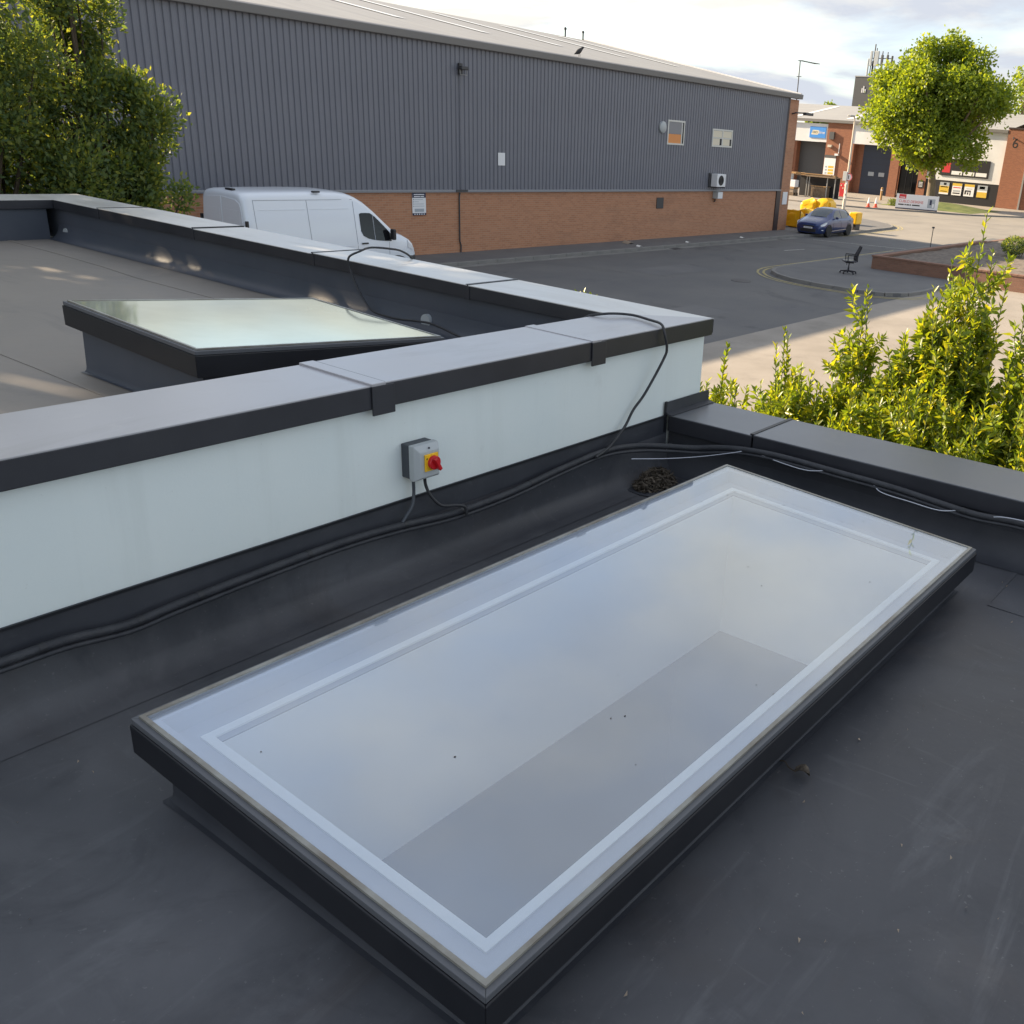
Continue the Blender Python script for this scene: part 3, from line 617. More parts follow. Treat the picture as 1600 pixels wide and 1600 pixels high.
SK2 = skylight('skylight.001', (2.75, 4.3, ZB), 'small pale skylight tilted on the far roof behind the white wall', 2.035, 3.372, 3.705, 4.80, zf2, ZB, 0.115, 'glass2', (0, 3.0), ups='upstand_b', u=0.05)
# room below the big skylight
room = MB()
x0, x1, y0, y1, z0, z1 = -2.0, 4.25, -3.0, 2.70, 0.02, 2.29
room.add([(x0, y0, z0), (x1, y0, z0), (x1, y1, z0), (x0, y1, z0)], [(0, 1, 2, 3)])
rm = room.build('floor', 'room', BUILD)
MB().add([(x0, y0, z0), (x1, y0, z0), (x1, y0, z1), (x0, y0, z1), (x0, y1, z0), (x1, y1, z0), (x1, y1, z1), (x0, y1, z1)], [(0, 1, 2, 3), (1, 5, 6, 2), (5, 4, 7, 6), (4, 0, 3, 7)]).build('inner_wall', 'room', BUILD)
cl = MB()
for (a, b, c, d) in ((x0, 1.04, y0, y1), (3.545, x1, y0, y1), (1.04, 3.545, y0, 1.058), (1.04, 3.545, 2.012, y1)): cl.sheet([(a, c), (b, c), (b, d), (a, d)], z1 + 0.001)
cl.build('ceiling', 'shaft', BUILD)
MB().sheet([(2.15, 3.75), (3.3, 3.75), (3.3, 4.75), (2.15, 4.75)], 3.0).build('ceiling', 'room', BUILD)

# dirt specks on the glass
sp = MB()
for _ in range(20):
    x, y = random.uniform(1.0, 3.6), random.uniform(1.0, 2.1); r = random.uniform(0.0012, 0.0034); z = zf1(x, y) + 0.001
    ph = random.random() * 6; sp.add([(x + r * math.cos(ph + a) * random.uniform(.6, 1.5), y + r * math.sin(ph + a), z + random.uniform(0, .001)) for a in (0, 1.26, 2.5, 3.8, 5)], [(0, 1, 2, 3, 4)])
s_ = sp.build('dirt_speck', 'debris'); tag(s_, 'tiny dark dirt specks lying on the large skylight glass', 'dirt', kind='stuff')

# ================================================================ SWITCH, CABLES, PIPE
SWX, SWY, SWZ = 2.27, 2.754, 3.21
SW = empty('isolator_switch', (SWX + 0.062, SWY, SWZ), 'grey isolator switch with red knob on white wall', 'switch')
MB().box((SWX, SWY - 0.045, SWZ), (SWX + 0.118, SWY - 0.0005, SWZ + 0.135)).build('back_box', 'dark_plastic', SW, bevel=0.004)
cvb = MB(); a, b = (SWX - 0.002, SWZ - 0.002), (SWX + 0.120, SWZ + 0.137); y = SWY - 0.0455
cvb.add([(a[0], y, a[1]), (b[0], y, a[1]), (b[0], y, b[1]), (a[0], y, b[1]), (a[0], y - 0.028, a[1]), (b[0], y - 0.028, a[1]), (b[0], y - 0.028, b[1]), (a[0], y - 0.028, b[1]),
         (a[0] + 0.018, y - 0.045, a[1] + 0.012), (b[0] - 0.012, y - 0.045, a[1] + 0.012), (b[0] - 0.012, y - 0.045, b[1] - 0.024), (a[0] + 0.018, y - 0.045, b[1] - 0.024)],
        [(0, 1, 2, 3), (0, 1, 5, 4), (1, 2, 6, 5), (2, 3, 7, 6), (3, 0, 4, 7), (4, 5, 9, 8), (5, 6, 10, 9), (6, 7, 11, 10), (7, 4, 8, 11), (8, 9, 10, 11)]).build('cover', 'grey_plastic', SW, bevel=0.003)
fy = y - 0.045
pl = MB().box((SWX + 0.034, fy - 0.006, SWZ + 0.034), (SWX + 0.100, fy, SWZ + 0.102)).build('yellow_plate', 'yellow_plastic', SW, bevel=0.002)
MB().lathe([(0.0045, -0.0085), (0.0045, -0.004)], (SWX + 0.045, fy, SWZ + 0.084), 'Y', 10).build('lock_hole', 'ink', pl)
kc = (SWX + 0.070, fy - 0.006, SWZ + 0.068)
MB().lathe([(0.031, 0.0), (0.031, -0.004)], kc, 'Y', 28).build('dial_ring', 'yellow_plastic', pl)
kn = MB().lathe([(0.0275, -0.004), (0.027, -0.016), (0.024, -0.0185), (0.001, -0.0187)], kc, 'Y', 28).build('knob', 'red_plastic', SW, smooth=True)
mb = MB().box((-0.007, -0.036, -0.030), (0.007, -0.016, 0.026)); mb.xf(Matrix.Translation(kc) @ Matrix.Rotation(R(-28), 4, 'Y')); mb.build('knob_grip', 'red_plastic', kn, bevel=0.003)
MB().lathe([(0.004, -0.001), (0.004, 0.002)], (SWX + 0.062, fy + 0.002, SWZ + 0.124), 'Y', 10).build('screw', 'dark_plastic', SW)
for gx in (SWX + 0.026, SWX + 0.082):
    MB().lathe([(0.0095, 0.001), (0.0105, -0.006), (0.008, -0.016)], (gx, SWY - 0.035, SWZ), 'Z', 14).build('cable_gland', 'grey_plastic', SW, smooth=True)
def cable(name, P, r, m, label, cat='cable', n=10, k=8, group=None):
    o = MB().tube(smoothpath(P, k), r, n).build(name, m, None, smooth=True); tag(o, label, cat, group); return o
cable('power_cable', [(SWX + 0.026, SWY - 0.035, SWZ - 0.014), (SWX + 0.025, SWY - 0.036, 3.14), (SWX + 0.008, SWY - 0.045, 3.10), (SWX - 0.03, SWY - 0.055, 3.072), (SWX - 0.06, SWY - 0.065, 3.055)], 0.0065, 'dark_plastic', 'short grey cable under the left gland of the isolator switch')
cable('power_cable.001', [(SWX + 0.082, SWY - 0.035, SWZ - 0.014), (SWX + 0.086, SWY - 0.037, 3.16), (SWX + 0.10, SWY - 0.05, 3.115), (SWX + 0.14, SWY - 0.065, 3.07), (SWX + 0.20, SWY - 0.085, 3.06), (SWX + 0.235, SWY - 0.095, 3.045), (SWX + 0.24, SWY - 0.10, 3.01)], 0.0065, 'black_rubber', 'short black cable curving from the right gland of the isolator switch')
# foam insulated refrigerant pipe along the wall, round the corner and along the low parapet
pp = [(-2.5, 2.712, 3.05), (-1.2, 2.715, 3.04), (-0.2, 2.708, 3.035), (0.45, 2.712, 3.045), (0.83, 2.70, 3.045), (1.0, 2.69, 3.05), (1.18, 2.70, 3.025), (1.34, 2.70, 3.035), (1.65, 2.695, 3.05), (1.95, 2.70, 3.052), (2.19, 2.69, 3.045), (2.47, 2.685, 3.022), (2.8, 2.69, 3.022), (3.15, 2.70, 3.045), (3.45, 2.70, 3.058), (3.66, 2.685, 3.042), (3.83, 2.62, 3.02), (3.94, 2.50, 3.015), (3.985, 2.36, 3.04), (3.995, 2.2, 3.062), (4.0, 2.0, 3.072), (4.01, 1.7, 3.066), (4.015, 1.44, 3.062), (4.02, 1.18, 3.045), (4.02, 1.03, 3.04), (4.02, 0.83, 3.055), (4.04, 0.3, 3.05), (4.06, -0.8, 3.04), (4.12, -2.6, 3.04)]
PIPE = empty('insulated_pipe', (2.5, 2.7, 3.04), 'black foam insulated pipe running along the wall foot', 'pipe')
MB().tube(smoothpath(pp, 8), 0.0145, 14).build('pipe_sleeve', 'foam', PIPE, smooth=True)
p2 = [(p[0] - (0.012 if i > 17 else 0.0), p[1] - (0.012 if i <= 17 else 0.0) - (0.02 if 15 <= i <= 18 else 0), p[2] - 0.019) for i, p in enumerate(pp)]
MB().tube(smoothpath(p2, 8), 0.0075, 12).build('pipe_sleeve', 'foam', PIPE, smooth=True)
spp = smoothpath(pp, 8)
for t in (3.6, 4.7, 6.3, 7.3, 8.6, 10.2, 11.2, 12.4, 14.2, 16.3, 18.9, 23.6, 25.4):
    i = int(t * 8); a, b = spp[i], spp[min(i + 1, len(spp) - 1)]; d = (b - a).normalized() * 0.009
    MB().tube([a - d, a + d], 0.0157, 14).build('cable_tie', 'black_rubber', PIPE, smooth=True)
wc = [(3.60, 2.64, 3.0), (3.80, 2.56, 2.975), (3.935, 2.44, 2.985), (3.968, 2.27, 3.040), (4.0, 2.20, 3.062), (3.99, 2.12, 3.056), (3.976, 2.00, 3.050), (3.976, 1.86, 3.048), (4.01, 1.74, 3.066), (4.014, 1.56, 3.060), (3.985, 1.48, 3.036), (3.982, 1.34, 3.030), (3.985, 1.20, 3.026), (4.02, 1.10, 3.042), (4.02, 1.0, 3.042), (3.995, 0.92, 3.070), (3.99, 0.80, 3.080), (3.99, 0.5, 3.08), (4.02, -0.8, 3.07), (4.09, -2.4, 3.06)]
cable('white_cable', wc, 0.0023, 'white_cable', 'thin white cable weaving along the pipe by the low parapet', n=8)
bc = [(3.36, 2.675, 3.055), (3.49, 2.695, 3.075), (3.625, 2.712, 3.144), (3.70, 2.72, 3.215), (3.775, 2.705, 3.295), (3.885, 2.685, 3.452), (3.900, 2.68, 3.511), (3.885, 2.69, 3.585), (3.915, 2.735, 3.618), (3.962, 2.84, 3.617), (3.992, 2.99, 3.617), (3.88, 3.08, 3.618), (3.80, 3.16, 3.58), (3.76, 3.24, 3.42), (3.80, 3.42, 3.29), (3.90, 3.80, 3.28), (3.93, 4.15, 3.295), (3.955, 4.45, 3.33), (3.955, 4.62, 3.325), (3.96, 4.75, 3.312), (3.96, 4.90, 3.310), (3.965, 5.05, 3.328), (3.968, 5.165, 3.43), (3.965, 5.235, 3.55), (3.96, 5.24, 3.63), (4.02, 5.20, 3.672), (4.12, 5.22, 3.687), (4.22, 5.17, 3.682), (4.33, 5.17, 3.66), (4.43, 5.18, 3.60), (4.46, 5.18, 3.50), (4.45, 5.15, 3.0), (4.44, 5.1, 2.4)]
cable('black_cable', bc, 0.0068, 'black_rubber', 'long black cable looping over both copings and across the far roof', k=9)

# overflow spouts through the far parapet
def spout(name, c, r, L, label):
    o = empty(name, c, label, 'spout', 'overflow spouts in the far parapet')
    mb = MB().lathe([(r, -L), (r, 0.05), (r * 0.9, 0.05), (r * 0.9, -L + 0.02)], c, 'X', 20); mb.build('spout_pipe', 'grey_plastic', o, smooth=True)
    MB().lathe([(r * 0.88, -L + 0.03), (r * 0.88, -L + 0.034)], c, 'X', 20).build('bore', 'ink', o)
    return o
spout('overflow_spout', (FAR_IN(9.42) + 0.02, 9.36, 3.315), 0.048, -0.005, 'white overflow spout low in the far corner of the parapet')
spout('overflow_spout.001', (FAR_IN(4.58) + 0.01, 4.58, 3.325), 0.042, 0.0, 'grey overflow spout behind the black cable near the small skylight')

# heap of debris in the roof outlet
dbs = MB()
for _ in range(1300):
    a = random.random() * 6.283; rr = 0.12 * math.sqrt(random.random()); h = 0.085 * max(0, 1 - (rr / 0.125) ** 2) * random.uniform(0.3, 1.15)
    c = Vector((3.76 + rr * math.cos(a) * 1.2, 2.60 + rr * math.sin(a) * 0.72, ZA + 0.004 + h)); L = random.uniform(0.008, 0.034)
    d = Vector((random.gauss(0, 1), random.gauss(0, 1), random.gauss(0, 0.6))).normalized() * L; w = d.cross(Vector((random.gauss(0, 1), random.gauss(0, 1), 1))).normalized() * random.uniform(0.0015, 0.007)
    dbs.add([c - d, c + w, c + d, c - w], [(0, 1, 2, 3)])
o = dbs.build('leaf_litter', 'debris'); tag(o, 'heap of dead leaves and twigs in the roof corner', 'leaf litter', kind='stuff')
OUTL = MB().lathe([(0.17, 0.0045), (0.168, 0.0075), (0.12, 0.009), (0.115, 0.003)], (3.76, 2.60, ZA), 'Z', 28).build('roof_outlet', 'upstand', None, smooth=True); tag(OUTL, 'round roof drain outlet under the debris heap', 'drain')
# a curled leaf and stalk on the near roof
LF = empty('fallen_leaf', (2.12, 0.905, ZA), 'curled dead leaf with stalk lying beside the large skylight', 'leaf')
lf = MB(); lp = []
for i in range(5):
    t = i / 4; w = 0.020 * math.sin(math.pi * (0.12 + 0.8 * t)); c = Vector((2.112 + 0.004 * t, 0.905 - 0.045 * t, ZA + 0.010 + 0.012 * math.sin(3 * t)))
    lp += [tuple(c + Vector((-w, 0, 0.013))), tuple(c), tuple(c + Vector((w, 0.004, 0.010)))]
for i in range(4):
    for j in range(2): lf.f.append((i * 3 + j, i * 3 + j + 1, i * 3 + j + 4, i * 3 + j + 3))
lf.v = lp; lf.build('blade', 'debris', LF, smooth=True)
MB().tube(smoothpath([(2.112, 0.905, ZA + 0.01), (2.120, 0.93, ZA + 0.008), (2.132, 0.95, ZA + 0.012), (2.134, 0.965, ZA + 0.006)], 4), 0.002, 6).build('stalk', 'bark_dk', LF)
gr = MB()
for _ in range(260):
    x, y = random.uniform(-0.5, 4.0), random.uniform(-0.6, 2.6)
    if 0.85 < x < 3.72 and 0.88 < y < 2.18: continue
    s = random.uniform(0.0015, 0.005); a = random.random() * 6
    gr.add([(x + s * math.cos(a + k) * random.uniform(.5, 2), y + s * math.sin(a + k), ZA + 0.003 + 0.002 * k) for k in (0, 2, 4)], [(0, 1, 2)])
o = gr.build('grit', 'card'); tag(o, 'pale grit specks scattered over the dark near roof', 'grit', kind='stuff')

# ================================================================ WAREHOUSE
WX0, WX1, WY = -14.0, 48.6, 26.0
WH = empty('warehouse', (24, WY, 0), 'long warehouse with grey corrugated cladding above orange brick', 'warehouse')
MB().box((WX0, WY, 0), (47.15, WY + 0.3, 2.15)).build('brick_wall', 'brick', WH)
MB().box((47.62, WY - 0.02, 0), (WX1, WY + 0.5, 6.72)).build('brick_pier', 'brick', WH)
MB().box((47.16, WY - 0.05, 0), (47.60, WY + 0.3, 2.14)).build('steel_post', 'brown', WH)
MB().box((WX0, WY + 0.06, 2.16), (47.6, WY + 0.3, 6.75)).build('backing_wall', 'clad', WH)
MB().box((WX1 - 0.2, WY + 0.501, 0), (WX1, WY + 30, 6.70)).build('gable_wall', 'brick', WH)
MB().add([(WX1 - 0.1, WY + 0.3, 6.7), (WX1 - 0.1, WY + 30, 6.7), (WX1 - 0.1, WY + 15, 9.3)], [(0, 1, 2)]).build('gable_wall', 'clad', WH)
# profiled cladding sheets
pit = 0.2; prof = []
for k in range(5):
    b = k * pit; prof += [(b, 0.03), (b + 0.022, 0.0), (b + 0.058, 0.0), (b + 0.080, 0.03)]
prof.append((1.0, 0.03))
n = len(prof); mb = MB(); mb.v = [(p[0], -p[1], 0) for p in prof] + [(p[0], -p[1], 4.56) for p in prof]; mb.f = [(i, i + 1, n + i + 1, n + i) for i in range(n - 1)]
sh0 = mb.build('cladding_sheet', 'clad', WH, local=True)
x = WX0; first = True
while x < 47.5:
    o = sh0 if first else sh0.copy()
    if not first: COL.objects.link(o)
    first = False; o.location = (x - 24, -0.0 - random.uniform(0.0, 0.003), 2.20); o.scale = (min(1.0, 47.6 - x), 1, 1); x += 1.0
MB().extr([(WY - 0.075, 2.15), (WY - 0.075, 2.20), (WY - 0.035, 2.235), (WY + 0.05, 2.235), (WY + 0.05, 2.15)], WX0, 47.58, 'X').build('drip_flashing', 'trim_l', WH)
MB().extr([(WY - 0.20, 6.76), (WY - 0.22, 6.98), (WY - 0.05, 7.03), (WY + 0.10, 7.03), (WY + 0.10, 6.76)], WX0, WX1 + 0.05, 'X').build('gutter', 'trim', WH, bevel=0.02)
MB().box((47.46, WY - 0.05, 2.24), (47.61, WY + 0.06, 6.75)).build('corner_trim', 'brown', WH)
S = 0.165; RY = 15.0; ze = 7.0
MB().add([(WX0, WY - 0.05, ze), (WX1 + 0.08, WY - 0.05, ze), (WX1 + 0.08, WY + RY, ze + S * RY), (WX0, WY + RY, ze + S * RY), (WX1 + 0.08, WY + 2 * RY, ze), (WX0, WY + 2 * RY, ze)], [(0, 1, 2, 3), (3, 2, 4, 5)]).build('roof', 'whroof', WH)
MB().add([(WX1 + 0.03, WY - 0.06, ze - 0.16), (WX1 + 0.14, WY - 0.06, ze - 0.16), (WX1 + 0.14, WY + RY, ze + S * RY - 0.16), (WX1 + 0.03, WY + RY, ze + S * RY - 0.16), (WX1 + 0.03, WY - 0.06, ze + 0.06), (WX1 + 0.14, WY - 0.06, ze + 0.06), (WX1 + 0.14, WY + RY, ze + S * RY + 0.06), (WX1 + 0.03, WY + RY, ze + S * RY + 0.06)],
         [(0, 1, 2, 3), (4, 5, 6, 7), (0, 1, 5, 4), (1, 2, 6, 5), (2, 3, 7, 6), (3, 0, 4, 7)]).build('verge_trim', 'panel_white', WH)
for rx in (12.5, 17.0, 21.5, 26.0, 30.4, 34.9, 39.6, 44.0):
    y0, y1 = WY + 5.0, WY + 13.2
    MB().add([(rx, y0, ze + S * 5.0 + 0.03), (rx + 0.55, y0, ze + S * 5.0 + 0.03), (rx + 0.55, y1, ze + S * 13.2 + 0.03), (rx, y1, ze + S * 13.2 + 0.03)], [(0, 1, 2, 3)]).build('rooflight', 'rooflight', WH)
for vx in (46.6, 48.2): MB().lathe([(0.05, 0), (0.05, 0.35), (0.08, 0.37), (0.08, 0.45), (0.02, 0.5)], (vx, WY + 14.7, ze + S * 14.7), 'Z', 10).build('roof_vent', 'dk_steel', WH)
# windows
def window(x0, x1, z0, z1, bars, panes):
    w = MB(); t = 0.07; y = WY - 0.06
    w.box((x0, y, z0), (x0 + t, y + 0.09, z1)).box((x1 - t, y, z0), (x1, y + 0.09, z1)).box((x0 + t, y, z0), (x1 - t, y + 0.09, z0 + t)).box((x0 + t, y, z1 - t), (x1 - t, y + 0.09, z1))
    for b in bars: w.box(*b)
    o = w.build('window', 'win_frame', WH)
    for (a, b, c, d, m) in panes: MB().box((a, WY - 0.045, c), (b, WY - 0.034, d)).build('pane', m, o)
    return o
y = WY - 0.055
window(36.68, 38.0, 4.13, 5.15, [((37.75, y, 4.2), (37.82, y + 0.06, 5.08))], [(36.75, 37.74, 4.58, 5.08, 'blind'), (36.75, 37.74, 4.2, 4.575, 'orange_room'), (37.83, 37.93, 4.2, 5.08, 'vglass')])
window(40.34, 42.14, 4.16, 4.95, [((41.2, y, 4.23), (41.29, y + 0.06, 4.88)), ((40.41, y, 4.53), (41.19, y + 0.06, 4.58)), ((41.30, y, 4.53), (42.07, y + 0.06, 4.58))],
       [(40.42, 41.19, 4.585, 4.87, 'curtain'), (41.3, 42.06, 4.585, 4.87, 'curtain'), (40.42, 41.02, 4.235, 4.525, 'curtain'), (41.3, 41.92, 4.235, 4.525, 'curtain'), (41.03, 41.19, 4.235, 4.525, 'vglass'), (41.93, 42.06, 4.235, 4.525, 'vglass')])
MB().lathe([(0.24, 0.0), (0.24, -0.07), (0.20, -0.10), (0.02, -0.11)], (36.27, WY - 0.03, 4.82), 'Y', 24).build('wall_vent', 'grey_plastic', WH, smooth=True)
MB().box((36.22, WY - 0.03, 1.42), (36.74, WY - 0.001, 1.89)).build('vent_grille', 'dk_steel', WH)
MB().box((26.25, WY - 0.045, 3.07), (26.60, WY - 0.033, 3.50)).build('blank_plate', 'sign_white', WH)
# cable run down the wall and floodlight
MB().tube([(24.38, WY - 0.05, 2.14), (24.36, WY - 0.04, 2.0), (24.36, WY - 0.04, 0.5), (24.42, WY - 0.04, 0.35), (24.40, WY - 0.04, 0.05)], 0.025, 8).build('conduit', 'dk_steel', WH)
MB().tube([(24.42, WY - 0.05, 6.0), (24.42, WY - 0.05, 2.25)], 0.022, 8).build('conduit', 'clad', WH)
MB().box((24.18, WY - 0.10, 2.17), (24.72, WY - 0.076, 2.24)).build('pipe_bracket', 'dk_steel', WH)
FL = empty('floodlight', (24.45, WY - 0.1, 6.05), 'dark floodlight high on the grey cladding above the drain pipe', 'floodlight')
MB().box((24.28, WY - 0.32, 6.05), (24.60, WY - 0.12, 6.16)).build('lamp_head', 'dk_steel', FL, bevel=0.02); MB().box((24.36, WY - 0.12, 5.9), (24.50, WY - 0.035, 6.25)).build('bracket', 'dk_steel', FL)
MB().tube([(24.3, WY - 0.2, 6.05), (24.3, WY - 0.22, 5.9), (24.6, WY - 0.22, 5.9), (24.6, WY - 0.2, 6.05)], 0.015, 6).build('yoke', 'steel', FL)
AC = empty('air_conditioner', (40.8, WY, 2.4), 'white outdoor air conditioning unit on the warehouse wall', 'air conditioner')
MB().box((40.45, WY - 0.45, 2.38), (41.22, WY - 0.10, 2.96)).build('casing', 'sign_white', AC, bevel=0.02)
fg = MB()
for rr in (0.06, 0.11, 0.16, 0.21): fg.tube([(40.80 + rr * math.cos(a * 0.2618), WY - 0.462, 2.67 + rr * math.sin(a * 0.2618)) for a in range(25)], 0.008, 5)
fg.build('fan_guard', 'dk_steel', AC); MB().lathe([(0.23, -0.004), (0.23, 0.0)], (40.80, WY - 0.451, 2.67), 'Y', 24).build('fan_recess', 'ink', AC)
for bx in (40.5, 41.15): MB().box((bx, WY - 0.45, 2.33), (bx + 0.04, WY - 0.03, 2.375)).build('bracket', 'dk_steel', AC)
MB().box((40.30, WY - 0.09, 2.34), (40.44, WY - 0.035, 2.98)).build('pipe_cover', 'dk_steel', AC)
MBX = empty('meter_box', (41.1, WY, 1.83), 'small grey meter box under the air conditioning unit', 'box')
MB().box((40.85, WY - 0.30, 1.82), (41.30, WY - 0.002, 2.14)).build('casing', 'grey_plastic', MBX, bevel=0.01); MB().box((40.87, WY - 0.305, 1.84), (41.28, WY - 0.301, 2.12)).build('door', 'sign_white', MBX)
MB().tube([(40.95, WY - 0.1, 1.82), (40.95, WY - 0.1, 1.70), (41.0, WY - 0.02, 1.68)], 0.03, 6).build('conduit', 'dk_steel', MBX)
PSG = empty('parking_sign', (22.56, WY, 1.40), 'white parking notice with navy bands on brick behind the van', 'sign')
MB().box((22.27, WY - 0.03, 1.42), (22.85, WY - 0.012, 2.14)).build('board', 'sign_white', PSG)
hb = MB().box((22.27, WY - 0.033, 1.98), (22.85, WY - 0.0305, 2.14)).build('header_band', 'sign_navy', PSG)
for (xa, xb, zz) in ((22.33, 22.78, 2.07), (22.34, 22.60, 2.005), (22.62, 22.77, 2.005)): MB().box((xa, WY - 0.036, zz), (xb, WY - 0.0335, zz + 0.03)).build('text_line', 'sign_white', hb)
fb = MB().box((22.27, WY - 0.033, 1.42), (22.85, WY - 0.0305, 1.49)).build('footer_band', 'sign_navy', PSG)
for k in range(5): MB().box((22.34 + 0.1 * k, WY - 0.036, 1.437), (22.385 + 0.1 * k, WY - 0.0335, 1.473)).build('icon', 'sign_white', fb)
for k in range(4):
    MB().box((22.31, WY - 0.033, 1.91 - 0.07 * k), (22.335, WY - 0.0305, 1.935 - 0.07 * k)).build('bullet', 'sign_navy', PSG)
    MB().box((22.36, WY - 0.033, 1.915 - 0.07 * k), (22.36 + (0.36, 0.18, 0.40, 0.42)[k], WY - 0.0305, 1.93 - 0.07 * k)).build('text_line', 'sign_grey', PSG)
MB().box((22.36, WY - 0.033, 1.53), (22.76, WY - 0.0305, 1.63)).build('text_line', 'sign_grey', PSG)
o = MB().box((47.85, WY - 0.06, 1.45), (48.35, WY - 0.03, 2.10)).build('notice_board', 'sign_white', None, bevel=0.004); tag(o, 'blank white notice board on the brick corner pier', 'sign')
WL = empty('wall_light', (48.0, WY - 0.05, 6.0), 'dark wall light on an arm at the warehouse corner', 'wall light')
MB().tube([(47.95, WY - 0.02, 6.02), (47.95, WY - 0.25, 6.08), (48.5, WY - 0.45, 6.1)], 0.035, 8).build('arm', 'dk_steel', WL); MB().box((48.45, WY - 0.6, 6.0), (49.3, WY - 0.38, 6.14)).build('lamp_head', 'dk_steel', WL, bevel=0.03)
AE = empty('aerial', (48.75, WY + 0.25, 5.4), 'tall thin television aerial on the warehouse corner', 'aerial')
MB().tube([(48.80, WY + 0.25, 5.3), (48.76, WY + 0.25, 7.5), (48.72, WY + 0.25, 8.65)], 0.028, 8).build('mast', 'dk_steel', AE)
MB().tube([(48.25, WY + 0.25, 5.42), (48.85, WY + 0.25, 5.45)], 0.03, 6).build('bracket', 'dk_steel', AE); MB().tube([(48.6, WY + 0.2, 6.3), (48.8, WY + 0.25, 6.3)], 0.03, 6).build('bracket', 'dk_steel', AE)
MB().tube([(48.55, WY + 0.25, 8.62), (50.75, WY + 0.15, 8.66)], 0.022, 6).build('boom', 'dk_steel', AE)
for k in range(9): MB().tube([(48.7 + 0.23 * k, WY + 0.05, 8.64), (48.7 + 0.23 * k, WY + 0.40, 8.64)], 0.01, 5).build('element', 'dk_steel', AE)
MB().tube([(48.45, WY + 0.2, 7.85), (49.1, WY + 0.3, 7.9)], 0.018, 6).build('dipole', 'dk_steel', AE)
BD = empty('bird', (30.45, WY - 0.12, 7.03), 'black bird perched on the warehouse gutter', 'bird')
bm_ = MB().tube(smoothpath([(30.18, WY - 0.12, 7.10), (30.32, WY - 0.12, 7.16), (30.46, WY - 0.12, 7.23), (30.58, WY - 0.12, 7.31), (30.66, WY - 0.12, 7.37), (30.76, WY - 0.12, 7.385)], 4), [0.012, 0.02, 0.03, 0.045, 0.06, 0.072, 0.08, 0.085, 0.085, 0.08, 0.072, 0.064, 0.056, 0.05, 0.05, 0.05, 0.048, 0.034, 0.018, 0.008, 0.002], 10)
bm_.build('body', 'bird', BD, smooth=True)
for s in (-1, 1): MB().tube([(30.47, WY - 0.12 + 0.03 * s, 7.18), (30.48, WY - 0.12 + 0.03 * s, 7.035)], 0.008, 5).build('leg', 'bird', BD)
for k, (lx, ly, L) in enumerate(((23.5, 0, 0), )): pass
lit = [((32.9, 24.35, KH + 0.006), 0.28, 'paper', 'white paper scrap on kerb below the vent grille'), ((36.6, 24.4, KH + 0.006), 0.25, 'paper', 'white paper scrap on kerb left of the meter box'), ((41.5, 24.5, KH + 0.006), 0.26, 'paper', 'white paper scrap on kerb right of the meter box'), ((33.4, 25.3, KH + 0.006), 0.55, 'card', 'flattened cardboard scrap lying on the warehouse pavement')]
for (c, s, m, lb) in lit:
    mb = MB(); mb.add([(c[0] - s / 2, c[1] - s / 3, c[2]), (c[0] - s / 6, c[1] - s / 2.5, c[2] + s * 0.12), (c[0] + s / 2, c[1] - s / 4, c[2]), (c[0] + s / 2.3, c[1] + s / 3, c[2] + s * 0.1), (c[0] - s / 8, c[1] + s / 3, c[2] + s * 0.2), (c[0] - s / 1.9, c[1] + s / 4, c[2] + 0.01)], [(0, 1, 4, 5), (1, 2, 3, 4)])
    o = mb.build('litter', m, None); sm = o.modifiers.new('thick', 'SOLIDIFY'); sm.thickness = 0.006; tag(o, lb, 'litter', 'litter along the warehouse kerb')

# ================================================================ VEHICLES
def wheel(c, r, w, side, parent, alloy=True):
    wroot = MB().lathe([(r * 0.66, -w / 2), (r * 0.93, -w / 2), (r, -w * 0.36), (r, w * 0.36), (r * 0.93, w / 2), (r * 0.66, w / 2)], c, 'Y', 28).build('wheel', 'tyre', parent, smooth=True)
    yo = c[1] + side * (w / 2 - 0.015)
    MB().lathe([(r * 0.66, 0.0), (r * 0.66, side * 0.012), (r * 0.60, side * 0.014), (r * 0.58, -side * 0.03), (0.02, -side * 0.03)], (c[0], yo, c[2]), 'Y', 28).build('rim', 'alloy', wroot, smooth=True)
    sp = MB()
    for k in range(5):
        b = MB().box((-0.028, -0.006, 0.03), (0.028, 0.012, r * 0.62)); b.xf(Matrix.Translation((c[0], yo, c[2])) @ Matrix.Rotation(2 * math.pi * k / 5 + 0.3, 4, 'Y')); sp.add(b.v, b.f)
    sp.build('spokes', 'alloy' if alloy else 'dk_steel', wroot)
    MB().lathe([(r * 0.575, -side * 0.018), (r * 0.575, -side * 0.012)], (c[0], yo, c[2]), 'Y', 24).build('brake_shadow', 'tyre', wroot)
    return wroot
def loft(stations, section):
    mb = MB(); N = None
    for st in stations:
        h = section(*st); ring = [(st[0], -p[0], p[1]) for p in h] + [(st[0], p[0], p[1]) for p in reversed(h[1:-1])]
        if h[-1][0] > 1e-6: pass
        N = len(ring); mb.v += ring
    for i in range(len(stations) - 1):
        for j in range(N): mb.f.append((i * N + j, i * N + (j + 1) % N, (i + 1) * N + (j + 1) % N, (i + 1) * N + j))
    mb.f.append(tuple(range(N))); mb.f.append(tuple((len(stations) - 1) * N + j for j in range(N)))
    return mb
